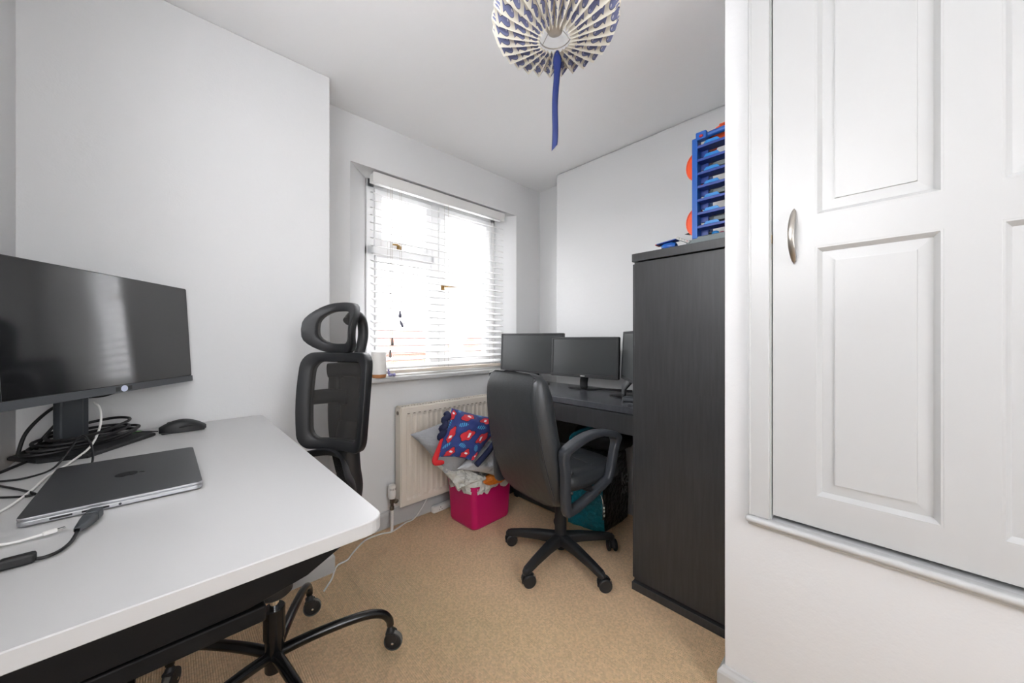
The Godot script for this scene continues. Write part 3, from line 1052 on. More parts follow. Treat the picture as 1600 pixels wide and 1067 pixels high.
func desk_bits() -> void:
	var D := DESK_TOP
	# mouse
	var t := thing("computer_mouse", "black ergonomic computer mouse beside the monitor base", "mouse", V(0.035, D, 1.722), deg_to_rad(2))
	var b := MB.new()
	var rows := []
	for i in 15:
		var s := i / 14.0
		var x := lerpf(-0.062, 0.062, s)
		var half := 0.033 * pow(sin(PI * clampf(s * 0.94 + 0.03, 0, 1)), 0.38) * lerpf(0.86, 1.08, s)
		var hgt := 0.040 * pow(sin(PI * clampf(s * 0.80 + 0.13, 0.0, 0.985)), 0.8)
		if i == 0 or i == 14: half *= 0.5
		var row := []
		for k in 14:
			var an := PI * k / 13.0
			row.append(Vector3(x, 0.003 + hgt * pow(maxf(0.0, sin(an)), 0.7), half * cos(an) * (1.0 + 0.12 * sin(an))))
		rows.append(row)
	b.grid(rows)
	b.box(Vector3(0.0, 0.003, 0), Vector3(0.112, 0.005, 0.052), 0.002)
	obj("shell", b, M.black_plastic, t)
	var sb := MB.new()
	sb.tube(spline([Vector3(-0.012, 0.021, 0.0345), Vector3(0.008, 0.024, 0.0365), Vector3(0.026, 0.023, 0.0360)], 5), [0.002, 0.003, 0.0035, 0.0038, 0.0040, 0.0040, 0.0040, 0.0037, 0.0035, 0.003, 0.002], 8)
	obj("side_button", sb, M.cable, t)
	var wh := MB.new()
	wh.lathe([Vector2(0, -0.004), Vector2(0.009, -0.0035), Vector2(0.010, 0), Vector2(0.009, 0.0035), Vector2(0, 0.004)], Transform3D(Basis(Vector3(1, 0, 0), PI / 2), Vector3(-0.034, 0.029, 0)), 16)
	obj("wheel", wh, M.cable, t)
	cable("mouse_cable", [V(-0.028, D + 0.010, 1.720), V(-0.06, D + 0.016, 1.718), V(-0.10, D + 0.019, 1.708), V(-0.15, D + 0.024, 1.69), V(-0.17, D + 0.03, 1.72)], 0.0021, M.cable, "thin black mouse lead running to the monitor base")
	# bundle of black leads coiled round the monitor neck
	for k in 4:
		var pts := []
		for i in 12:
			var an := TAU * i / 12.0
			var r1 := 0.135 - 0.008 * k + 0.01 * sin(an * 2 + k * 2.1)
			var r2 := 0.062 + 0.004 * k + 0.006 * sin(an * 3 + k)
			var p := Vector2(r1 * cos(an), r2 * sin(an)).rotated(deg_to_rad(54 + k * 7 - 10))
			pts.append(V(-0.182 + p.x + 0.010 * (k % 2), D + 0.020 + 0.0095 * k + (0.020 if k == 3 else 0.006) * (0.5 + 0.5 * sin(an + 0.9 + k * 0.4)), 1.652 + p.y))
		var mb := MB.new()
		mb.tube(spline(pts, 5, true), 0.0042, 8, true)
		one("coiled_cable", mb, M.cable, ["lowest loop of black cable coiled round the monitor neck", "second loop of black cable coiled round the monitor neck", "third loop of black cable coiled round the monitor neck", "topmost loose loop of black cable round the monitor neck"][k], "cable", "black cables coiled round the monitor neck")
	var fat := MB.new()
	fat.box(V(-0.115, D + 0.045, 1.665), Vector3(0.03, 0.016, 0.016), 0.003, Basis(Vector3.UP, 0.9))
	one("cable_plug", fat, M.cable, "black plug lying on the coiled cables by the monitor neck", "plug")
	cable("power_cable", [V(-0.205, D + 0.135, 1.690), V(-0.245, D + 0.125, 1.70), V(-0.285, D + 0.075, 1.675), V(-0.300, D + 0.02, 1.655), V(-0.315, D - 0.10, 1.66)], 0.0042, M.cable, "thick black cable arching from the monitor down behind the desk edge", "cable", "black cables hanging behind the desk edge")
	cable("power_cable", [V(-0.205, D + 0.125, 1.688), V(-0.235, D + 0.085, 1.68), V(-0.262, D + 0.04, 1.655), V(-0.27, D + 0.012, 1.635)], 0.0036, M.cable, "thinner black cable slanting from the monitor neck to the coil", "cable", "black cables hanging behind the desk edge")
	cable("display_cable", [V(-0.175, D + 0.150, 1.668), V(-0.14, D + 0.150, 1.70), V(-0.09, D + 0.172, 1.745)], 0.0038, M.cable, "short black cable passing behind the monitor's lower edge")
	cable("white_cable", [V(-0.165, D + 0.135, 1.650), V(-0.150, D + 0.120, 1.618), V(-0.146, D + 0.075, 1.588), V(-0.160, D + 0.025, 1.55), V(-0.188, D + 0.004, 1.470), V(-0.206, D + 0.003, 1.38), V(-0.213, D + 0.003, 1.264), V(-0.222, D + 0.003, 1.18), V(-0.236, D + 0.003, 1.12), V(-0.25, D + 0.003, 1.04)], 0.0026, M.white_plastic, "white cable hanging from the monitor neck and running past the laptop")
	cable("laptop_cable", [V(-0.30, D + 0.003, 1.41), V(-0.272, D + 0.003, 1.388), V(-0.240, D + 0.003, 1.385), V(-0.210, D + 0.004, 1.43), V(-0.192, D + 0.03, 1.48), V(-0.175, D + 0.062, 1.52), V(-0.158, D + 0.05, 1.50), V(-0.148, D + 0.03, 1.46), V(-0.143, D + 0.012, 1.41), V(-0.146, D + 0.008, 1.376)], 0.0023, M.cable, "thin black lead looping up behind the laptop")
	cable("black_lead", [V(-0.297, D + 0.003, 1.385), V(-0.268, D + 0.003, 1.345), V(-0.232, D + 0.003, 1.285), V(-0.206, D + 0.003, 1.236), V(-0.204, D + 0.003, 1.224), V(-0.216, D + 0.003, 1.224), V(-0.25, D + 0.003, 1.25), V(-0.285, D + 0.003, 1.285)], 0.0023, M.cable, "hairpin loop of thin black lead left of the laptop")
	cable("thick_black_lead", [V(-0.30, D + 0.004, 1.46), V(-0.283, D + 0.004, 1.52), V(-0.265, D + 0.004, 1.575), V(-0.235, D + 0.007, 1.60), V(-0.18, D + 0.017, 1.595)], 0.0036, M.cable, "black cable leaving the coil along the desk's left edge")
	# adapter lead with ferrite in front of the laptop
	var a := thing("adapter_cable", "black adapter lead with a chunky connector and ferrite in front of the laptop", "cable", V(-0.11, D, 0.92))
	var o := a.position
	var l := MB.new()
	l.tube(spline([V(-0.110, D + 0.008, 0.925) - o, V(-0.113, D + 0.005, 0.893) - o, V(-0.121, D + 0.004, 0.870) - o, V(-0.134, D + 0.004, 0.860) - o, V(-0.145, D + 0.005, 0.862) - o, V(-0.162, D + 0.005, 0.862) - o, V(-0.20, D + 0.004, 0.868) - o, V(-0.26, D + 0.004, 0.87) - o], 6), 0.0026, 8)
	obj("lead", l, M.cable, a)
	var d1 := (V(-0.094, 0, 1.005) - V(-0.110, 0, 0.925)).normalized()
	var sd := Vector3.UP.cross(d1).normalized()
	var cn := MB.new()
	var pts2 := []
	for q in [[0.0, 0.0035], [0.006, 0.0055], [0.022, 0.0085], [0.040, 0.0100], [0.042, 0.0100]]:
		pts2.append(q)
	var rows2 := []
	for q in [[-0.002, 0.003], [0.0, 0.0042], [0.010, 0.0055], [0.030, 0.0080], [0.044, 0.0090], [0.046, 0.0082]]:
		var row := []
		for p in round_rect(q[1] * 2.2, q[1] * 1.9, q[1] * 0.5, 2):
			row.append(V(-0.110, D + 0.0112, 0.925) - o + d1 * q[0] + sd * p.x + Vector3.UP * p.y)
		rows2.append(row)
	cn.grid(rows2, true)
	obj("connector", cn, M.grey_plastic, a)
	var cp := MB.new()
	cp.box(V(-0.110, D + 0.0115, 0.925) - o + d1 * 0.061, Vector3(0.018, 0.0175, 0.024), 0.003, Basis(sd, Vector3.UP, sd.cross(Vector3.UP)))
	obj("collar", cp, M.grey_plastic, a)
	var fe := MB.new()
	fe.box(V(-0.158, D + 0.0082, 0.862) - o, Vector3(0.034, 0.015, 0.015), 0.004, Basis(Vector3.UP, 0.03))
	obj("ferrite", fe, M.cable, a)
	# white charging lead
	var u := thing("charging_cable", "thin white charging lead with a silver tip in front of the laptop", "cable", V(-0.15, D, 0.958))
	o = u.position
	var ul := MB.new()
	ul.tube(spline([V(-0.25, D + 0.004, 0.978) - o, V(-0.205, D + 0.004, 0.966) - o, V(-0.178, D + 0.004, 0.955) - o, V(-0.150, D + 0.006, 0.956) - o], 6), 0.0022, 8)
	obj("lead", ul, M.white_plastic, u)
	var up := MB.new()
	up.box(V(-0.1435, D + 0.0065, 0.9588) - o, Vector3(0.016, 0.006, 0.008), 0.002, Basis(Vector3.UP, 0.42))
	obj("plug", up, M.white_plastic, u)
	var ut := MB.new()
	ut.box(V(-0.1325, D + 0.0065, 0.9635) - o, Vector3(0.010, 0.0025, 0.006), 0.0008, Basis(Vector3.UP, 0.42))
	obj("tip", ut, M.chrome, u)

# ---------------------------------------------------------------- black desk, cabinet, radiator
func far_desk() -> void:
	var t := thing("black_desk", "black wood-effect desk with a full-width drawer against the far wall", "desk", V(1.885, 0, 1.37))
	var o := t.position
	var top := MB.new()
	top.box(V(1.893, 0.779, 1.37) - o, Vector3(0.53, 0.032, 1.13), 0.002)
	obj("desktop", top, M.black_top, t)
	var dr := MB.new()
	dr.box(V(1.640, 0.708, 1.37) - o, Vector3(0.016, 0.100, 1.09), 0.002)
	obj("drawer", dr, M.black_wood, t)
	var bx := MB.new()
	bx.box(V(1.90, 0.705, 1.37) - o, Vector3(0.49, 0.09, 1.06), 0.002)
	obj("drawer_box", bx, M.black_wood, t)
	for w in [0.825, 1.918]:
		var sp := MB.new()
		sp.box(V(1.90, 0.3815, w) - o, Vector3(0.50, 0.763, 0.03), 0.002)
		obj("side_panel", sp, M.black_wood, t)
	var bk := MB.new()
	bk.box(V(2.10, 0.50, 1.60) - o, Vector3(0.016, 0.32, 0.60), 0.002)
	obj("back_panel", bk, M.black_wood, t)
	var rl := thing("storage_box", "low black storage box on the carpet under the black desk", "box", V(1.93, 0, 1.64))
	var b := MB.new()
	b.box(Vector3(0, 0.11, 0), Vector3(0.28, 0.20, 0.44), 0.006)
	obj("body", b, M.black_wood, rl)
	var kn := MB.new()
	kn.ball(Vector3(-0.145, 0.10, 0.02), Vector3(0.008, 0.011, 0.008), 10)
	obj("knob", kn, M.nickel, rl)
	for q in [[-1, -1], [-1, 1], [1, -1], [1, 1]]:
		var ft := MB.new()
		ft.box(Vector3(q[0] * 0.12, 0.006, q[1] * 0.2), Vector3(0.03, 0.012, 0.03), 0.002)
		obj("foot", ft, M.black_plastic, rl)

func cabinet() -> void:
	var t := thing("black_cabinet", "tall narrow black wood-effect cabinet beside the cupboard wall", "cabinet", V(1.815, 0, 0.58))
	var o := t.position
	var bd := MB.new()
	bd.box(V(1.818, 0.76, 0.578) - o, Vector3(0.594, 1.43, 0.425), 0.002)
	obj("body", bd, M.black_wood, t)
	var tp := MB.new()
	tp.box(V(1.815, 1.497, 0.580) - o, Vector3(0.604, 0.036, 0.438), 0.002)
	obj("top", tp, M.black_wood, t)
	var pl := MB.new()
	pl.box(V(1.815, 0.017, 0.580) - o, Vector3(0.604, 0.034, 0.438), 0.002)
	obj("plinth", pl, M.black_wood, t)
	var ed := MB.new()
	ed.box(V(1.5138, 0.0345, 0.580) - o, Vector3(0.002, 0.0015, 0.43), 0.0004)
	obj("edge_strip", ed, M.dark_grey, t)
	var dr := MB.new()
	dr.box(V(1.818, 0.76, 0.796) - o, Vector3(0.585, 1.42, 0.009), 0.002)
	obj("door", dr, M.black_wood, t)

func radiator() -> void:
	var u0 := 0.990; var u1 := 1.86; var y0 := 0.130; var y1 := 0.722
	var wf := 1.985
	var t := thing("radiator", "cream double panel radiator under the window", "radiator", V((u0 + u1) / 2, 0, 2.02))
	var o := t.position
	for q in [[wf, "front_panel", 1.0], [2.058, "back_panel", -1.0]]:
		var f := MB.new()
		f.T = Transform3D(Basis(), -o)
		# rim, then vertical flutes pressed into the sheet
		var d: float = q[2]
		var w: float = q[0]
		var rows := []
		var pitch := 0.0367
		var nn := int((u1 - u0 - 0.06) / pitch)
		var prof := [[0.0, 0.006], [0.004, 0.0], [0.030, 0.0]]
		for i in nn:
			var b := 0.030 + i * pitch
			prof.append_array([[b + 0.004, 0.0], [b + 0.010, 0.007], [b + pitch - 0.012, 0.007], [b + pitch - 0.004, 0.0]])
		prof.append_array([[u1 - u0 - 0.004, 0.0], [u1 - u0, 0.006]])
		for yy in [[y0, 0.0, 0.006], [y0 + 0.005, 0.0, 0.0], [y0 + 0.032, 0.0, 0.0], [y0 + 0.046, 1.0, 0.0], [y1 - 0.060, 1.0, 0.0], [y1 - 0.046, 0.0, 0.0], [y1 - 0.005, 0.0, 0.0], [y1, 0.0, 0.006]]:
			var row := []
			for p in prof:
				var edge: bool = p[0] < 0.001 or p[0] > u1 - u0 - 0.001
				row.append(V(u0 + p[0], yy[0], w + d * (maxf(yy[2], p[1]) if edge else maxf(yy[2], p[1] * yy[1]))))
			rows.append(row)
		f.grid(rows, false, false, true)
		slab(u0, u1, y0, y1, w + d * 0.008, w + d * 0.016, f, 0.002)
		obj(q[1], f, M.rad, t)
	# dark slits at the head of each flute
	var nn2 := int((u1 - u0 - 0.06) / 0.0367)
	for i in nn2:
		var s := MB.new()
		s.box(V(u0 + 0.030 + (i + 0.5) * 0.0367, y1 - 0.040, wf + 0.0002) - o, Vector3(0.017, 0.004, 0.0014), 0.0004)
		obj("slot", s, M.pipe_metal, t)
	var tg := MB.new()
	tg.T = Transform3D(Basis(), -o)
	slab(u0 + 0.004, u1 - 0.004, y1 - 0.004, y1 + 0.003, wf + 0.006, wf + 0.018, tg, 0.001)
	slab(u0 + 0.004, u1 - 0.004, y1 - 0.004, y1 + 0.003, 2.035, 2.052, tg, 0.001)
	for i in 43:
		slab(u0 + 0.01 + i * 0.02, u0 + 0.014 + i * 0.02, y1 - 0.003, y1 + 0.002, wf + 0.017, 2.037, tg, 0.0006)
	obj("top_grille", tg, M.rad, t)
	for s in [u0 - 0.0015, u1 + 0.0015]:
		var sp := MB.new()
		sp.box(V(s, (y0 + y1) / 2, 2.021) - o, Vector3(0.003, y1 - y0 - 0.012, 0.062), 0.001)
		obj("side_panel", sp, M.rad, t)
	var bl := MB.new()
	bl.lathe([Vector2(0, -0.007), Vector2(0.005, -0.007), Vector2(0.006, -0.004), Vector2(0.012, -0.003), Vector2(0.012, 0.002)], Transform3D(Basis(Vector3(0, 0, 1), -PI / 2), V(u0 - 0.003, y1 - 0.035, 2.021) - o), 12)
	obj("bleed_valve", bl, M.pipe_metal, t)
	for u in [u0 + 0.1, u1 - 0.1]:
		var wb := MB.new()
		wb.box(V(u, 0.45, 2.070) - o, Vector3(0.03, 0.3, 0.018), 0.002)
		obj("wall_bracket", wb, M.rad, t)
	# valve with white thermostat head on its pipe
	var v := thing("radiator_valve", "white thermostatic valve on a pipe at the radiator's left end", "valve", V(0.950, 0, 2.020))
	var p := MB.new()
	p.tube([Vector3(0, 0.0, 0), Vector3(0, 0.125, 0)], 0.0085, 12)
	obj("pipe", p, M.white_plastic, v)
	var br := MB.new()
	br.lathe([Vector2(0.010, 0.122), Vector2(0.013, 0.124), Vector2(0.013, 0.140), Vector2(0.010, 0.144), Vector2(0.010, 0.16), Vector2(0.013, 0.165), Vector2(0.013, 0.182), Vector2(0.010, 0.186), Vector2(0.010, 0.195)], Transform3D(), 12)
	br.tube([Vector3(0, 0.166, 0), Vector3(0.044, 0.166, 0)], 0.008, 10)
	br.tube([Vector3(0.016, 0.166, 0), Vector3(0.030, 0.166, 0)], 0.0125, 6)
	obj("valve_body", br, M.pipe_metal, v)
	var hd := MB.new()
	hd.lathe([Vector2(0.0, 0.190), Vector2(0.016, 0.190), Vector2(0.0225, 0.200), Vector2(0.0235, 0.225), Vector2(0.0225, 0.228), Vector2(0.0225, 0.231), Vector2(0.0235, 0.234), Vector2(0.0225, 0.262), Vector2(0.018, 0.270), Vector2(0, 0.271)], Transform3D(), 24)
	obj("thermostat_head", hd, M.white_plastic, v)
	for k in 5:
		var an := PI * 0.25 + k * 0.42
		var w := MB.new()
		w.box(Vector3(cos(an) * 0.0232, 0.248, sin(an) * 0.0232), Vector3(0.0012, 0.012, 0.003), 0.0004, Basis(Vector3.UP, -an))
		obj("grip_slot", w, M.pipe_metal, v)

# ---------------------------------------------------------------- chairs
func caster(parent: Node3D, at: Vector3, turn: float, clear: bool) -> void:
	var r := 0.033 if clear else 0.030
	var f := MB.new()
	f.T = Transform3D(Basis(Vector3.UP, turn), at)
	if clear:
		f.lathe([Vector2(0.012, 0.065), Vector2(0.014, 0.073), Vector2(0.010, 0.082), Vector2(0.006, 0.086), Vector2(0.006, 0.11)], Transform3D(), 12)
		for s in [-1, 1]:
			f.prism([Vector2(-0.016, 0.018), Vector2(0.006, 0.018), Vector2(0.020, 0.045), Vector2(0.016, 0.066), Vector2(-0.010, 0.072), Vector2(-0.022, 0.050)], 0.004, frame_basis(Vector3(0, 0, 1), Vector3(0, 1, 0), Vector3(-1, 0, 0), Vector3(0.0135 if s > 0 else -0.0095, 0, 0.004)), 0.001)
		f.box(Vector3(0, 0.066, 0.0), Vector3(0.03, 0.010, 0.03), 0.003)
	else:
		f.lathe([Vector2(0.006, 0.04), Vector2(0.009, 0.058), Vector2(0.006, 0.07), Vector2(0.006, 0.085)], Transform3D(), 10)
		# hood over the twin wheels
		var rows := []
		for i in 9:
			var an := PI * i / 8.0
			rows.append([Vector3(-0.008, 0.030 + sin(an) * 0.033, 0.012 + cos(an) * 0.033), Vector3(0.008, 0.030 + sin(an) * 0.033, 0.012 + cos(an) * 0.033)])
		f.grid(rows, false, false)
		f.box(Vector3(0, 0.035, 0), Vector3(0.012, 0.04, 0.04), 0.004)
	var c := obj("caster", f, M.black_plastic, parent)
	var off := [0.0] if clear else [-0.017, 0.017]
	for x in off:
		var w := MB.new()
		w.T = f.T
		var hw := 0.0085 if clear else 0.008
		if clear:
			w.lathe([Vector2(0, -hw), Vector2(r - 0.007, -hw), Vector2(r - 0.004, -hw * 0.7), Vector2(r - 0.004, hw * 0.7), Vector2(r - 0.007, hw), Vector2(0, hw)], Transform3D(Basis(Vector3(0, 0, 1), PI / 2), Vector3(x, r, 0.010)), 24)
			obj("wheel", w, M.black_plastic, c)
			var ty := MB.new()
			ty.T = f.T
			ty.lathe([Vector2(r - 0.003, -hw), Vector2(r - 0.001, -hw * 0.9), Vector2(r, -hw * 0.4), Vector2(r, hw * 0.4), Vector2(r - 0.001, hw * 0.9), Vector2(r - 0.003, hw)], Transform3D(Basis(Vector3(0, 0, 1), PI / 2), Vector3(x, r, 0.010)), 24)
			obj("tyre", ty, M.clear_rubber, c)
			var ax := MB.new()
			ax.T = f.T
			ax.lathe([Vector2(0, 0.018), Vector2(0.003, 0.0175), Vector2(0.0042, 0.0165), Vector2(0.0042, -0.0165), Vector2(0.003, -0.0175), Vector2(0, -0.018)], Transform3D(Basis(Vector3(0, 0, 1), PI / 2), Vector3(x, r, 0.010)), 12)
			obj("axle", ax, M.chrome, c)
		else:
			w.lathe([Vector2(0, -hw), Vector2(r - 0.004, -hw), Vector2(r, -hw + 0.004), Vector2(r, hw - 0.004), Vector2(r - 0.004, hw), Vector2(0, hw)], Transform3D(Basis(Vector3(0, 0, 1), PI / 2), Vector3(x, r, 0.012)), 20)
			obj("wheel", w, M.black_plastic, c)

# a bent panel: a across (-1..1), b up (0..1), out = distance in front
func ring_on(S: Callable, outer: Array, inner: Array, th: float) -> MB:
	var mb := MB.new()
	var rows := []
	var lip := 0.35
	for q in [[0.0, 0.0], [0.0, th], [0.12, th * 1.25], [0.88, th * 1.05], [1.0, th * 0.6], [1.0, 0.0]]:
		var row := []
		for i in outer.size():
			var p: Vector2 = outer[i].lerp(inner[i], q[0])
			row.append(S.call(p.x, p.y, q[1]))
		rows.append(row)
	mb.grid(rows, true, true)
	return mb

func fill_on(S: Callable, loop: Array, out: float) -> MB:
	var mb := MB.new()
	var mid := Vector2.ZERO
	for p in loop: mid += p
	mid /= loop.size()
	var rows := []
	for k in 9:
		var row := []
		for p in loop:
			var q: Vector2 = mid.lerp(p, k / 8.0)
			row.append(S.call(q.x, q.y, out))
		rows.append(row)
	mb.grid(rows, true)
	return mb

func mesh_chair() -> void:
	var t := thing("mesh_office_chair", "black mesh office chair with headrest tucked against the white desk", "chair", V(0.237, 0, 1.324), deg_to_rad(120))
	# local: forward -z, right +x
	var base := MB.new()
	base.lathe([Vector2(0, 0.100), Vector2(0.024, 0.100), Vector2(0.026, 0.104), Vector2(0.026, 0.20), Vector2(0.0285, 0.20), Vector2(0.0295, 0.205), Vector2(0.0295, 0.292), Vector2(0.027, 0.296), Vector2(0.012, 0.296)], Transform3D(), 24)
	obj("column", base, M.black_paint, t)
	var gas := MB.new()
	gas.lathe([Vector2(0.0125, 0.29), Vector2(0.0125, 0.37)], Transform3D(), 20)
	obj("gas_lift", gas, M.chrome, t)
	for k in 5:
		var an := deg_to_rad(-12 + 72 * k)
		# world direction of the arm turned into the chair's own axes
		var dw := V(cos(an), 0, sin(an))
		var d := t.basis.inverse() * dw
		var arm := MB.new()
		var pts := []
		for q in [[0.015, 0.150], [0.10, 0.160], [0.20, 0.163], [0.275, 0.158], [0.325, 0.140], [0.348, 0.112], [0.353, 0.090]]:
			pts.append(d * q[0] + Vector3(0, q[1], 0))
		var sp := spline(pts, 4)
		var rad := []
		for i in sp.size():
			rad.append(lerpf(0.0165, 0.0125, float(i) / (sp.size() - 1)))
		arm.tube(sp, rad, 12)
		obj("base_arm", arm, M.black_paint, t)
		caster(t, d * 0.353, [-1.2, -0.75, 0.5, 0.3, 1.1][k], true)
	var mech := MB.new()
	mech.box(Vector3(0, 0.46, 0.02), Vector3(0.15, 0.06, 0.24), 0.02, Basis(), 3)
	mech.lathe([Vector2(0, 0.335), Vector2(0.042, 0.335), Vector2(0.050, 0.343), Vector2(0.050, 0.395), Vector2(0.047, 0.41), Vector2(0.045, 0.45)], Transform3D(Basis(), Vector3(0, 0, 0.0)), 24)
	obj("tilt_mechanism", mech, M.black_plastic, t)
	var seat := MB.new()
	var rows := []
	for q in [[0.0, 0.505], [0.7, 0.505], [0.93, 0.510], [1.0, 0.525], [0.97, 0.545], [0.85, 0.556], [0.5, 0.552], [0.0, 0.550]]:
		var row := []
		for p in round_rect(0.46, 0.43, 0.16, 6):
			row.append(Vector3(p.x * q[0], q[1] - 0.02 * pow(clampf((-p.y * q[0] - 0.15) / 0.1, 0, 1), 2), p.y * q[0] - 0.045))
		rows.append(row)
	seat.grid(rows, true)
	obj("seat", seat, M.black_bag_soft, t)
	# backrest: concave across, leaning back
	var SB := func(a, b, out):
		var half := lerpf(0.150, 0.160, b) * (1.0 - 0.06 * pow(2.0 * b - 1.0, 2))
		var x: float = a * half - 0.012
		var y := lerpf(0.715, 1.080, b)
		var z = 0.268 + 0.030 * b - 0.010 * sin(PI * b) - 0.034 * a * a - out
		return Vector3(x, y, z)
	var lo := []; var li := []
	for p in round_rect(2.0, 1.0, 0.16, 6):
		lo.append(Vector2(p.x, p.y + 0.5))
	var corners := round_rect(1.0, 1.0, 0.14, 6)
	lo = []; li = []
	for p in corners:
		lo.append(Vector2(p.x * 2.0, p.y + 0.5))
		li.append(Vector2(p.x * 1.56, p.y * 0.80 + 0.5))
	# corners are bevelled already; add points along the straight runs so that the band bends
	lo = dense(lo, 0.12); li = match_loop(lo, Vector2(0, 0.5), Vector2(0.74, 0.80))
	obj("back_frame", ring_on(SB, lo, li, 0.030), M.black_plastic, t)
	var ln := match_loop(lo, Vector2(0, 0.5), Vector2(0.80, 0.82))
	obj("back_mesh", fill_on(SB, ln, 0.020), M.net, t)
	# support seen through the mesh: a bracket shaped like a lower-case h
	var hb := MB.new()
	for q in [[[-0.13, 1.005, 0.270], [-0.05, 1.01, 0.306], [0.02, 1.01, 0.312], [0.08, 1.005, 0.302]], [[0.02, 1.01, 0.312], [0.055, 0.985, 0.314], [0.06, 0.93, 0.312], [0.05, 0.80, 0.300], [0.03, 0.70, 0.294], [0.0, 0.62, 0.286]], [[0.13, 0.90, 0.275], [0.06, 0.905, 0.300], [0.0, 0.90, 0.314]]]:
		var pp := []
		for p in q: pp.append(Vector3(p[0], p[1], p[2]))
		hb.tube(spline(pp, 5), 0.029, 10, false, true, Vector3(0, 0, 1), 0.35)
	obj("back_bracket", hb, M.black_plastic, t)
	# outer shell along the right-hand edge and the spine
	var ws := MB.new()
	ws.tube(spline([Vector3(0.02, 1.05, 0.345), Vector3(0.02, 0.98, 0.352), Vector3(0.015, 0.88, 0.352), Vector3(0.01, 0.78, 0.336)], 5), 0.052, 12, false, true, Vector3(0, 0, 1), 0.42)
	obj("spine_cover", ws, M.black_plastic, t)
	var sp2 := MB.new()
	sp2.tube(spline([Vector3(0, 0.80, 0.335), Vector3(0, 0.72, 0.316), Vector3(0, 0.62, 0.322), Vector3(0, 0.53, 0.335), Vector3(0, 0.46, 0.30), Vector3(0, 0.42, 0.18), Vector3(0, 0.41, 0.06)], 6), 0.046, 12, false, true, Vector3(1, 0, 0), 1.0)
	obj("spine", sp2, M.black_plastic, t)
	# lumbar pad
	var SL := func(a, b, out):
		var x: float = a * 0.165
		var y = lerpf(0.545, 0.725, b) - 0.045 * a * a * b
		var z = 0.235 - 0.045 * b + 0.05 * sin(PI * b) * 0.5 - 0.10 * a * a - out + 0.03
		return Vector3(x, y, z)
	var l2 := dense(lo, 0.12)
	obj("lumbar_frame", ring_on(SL, l2, match_loop(l2, Vector2(0, 0.5), Vector2(0.84, 0.66)), 0.014), M.black_plastic, t)
	obj("lumbar_mesh", fill_on(SL, match_loop(l2, Vector2(0, 0.5), Vector2(0.86, 0.70)), 0.006), M.net, t)
	# headrest on its curved arm
	var SH := func(a, b, out):
		var x: float = a * lerpf(0.108, 0.118, b)
		var y = lerpf(1.078, 1.275, b) - 0.03 * a * a * (b - 0.2)
		var z = 0.300 + 0.020 * b - 0.030 * sin(PI * b) - 0.050 * a * a - out
		return Vector3(x, y, z)
	lo = []
	for p in round_rect(1.0, 1.0, 0.34, 6):
		lo.append(Vector2(p.x * 2.0, p.y + 0.5))
	lo = dense(lo, 0.12)
	obj("headrest_frame", ring_on(SH, lo, match_loop(lo, Vector2(0, 0.5), Vector2(0.66, 0.64)), 0.026), M.black_plastic, t)
	obj("headrest_mesh", fill_on(SH, match_loop(lo, Vector2(0, 0.5), Vector2(0.68, 0.67)), 0.016), M.net, t)
	var ha := MB.new()
	ha.tube(spline([Vector3(0.0, 1.20, 0.320), Vector3(0.0, 1.228, 0.355), Vector3(0.0, 1.210, 0.398), Vector3(0.0, 1.14, 0.408), Vector3(0.0, 1.05, 0.376), Vector3(0, 0.98, 0.345)], 6), 0.021, 12, false, true, Vector3(1, 0, 0), 1.0)
	obj("headrest_arm", ha, M.black_plastic, t)

func dense(loop: Array, step: float) -> Array:
	var o := []
	for i in loop.size():
		var a: Vector2 = loop[i]; var b: Vector2 = loop[(i + 1) % loop.size()]
		var n := maxi(1, int((b - a).length() / step))
		for k in n:
			o.append(a.lerp(b, float(k) / n))
	return o

func match_loop(loop: Array, mid: Vector2, s: Vector2) -> Array:
	var o := []
	for p in loop:
		o.append(mid + (p - mid) * s)
	return o

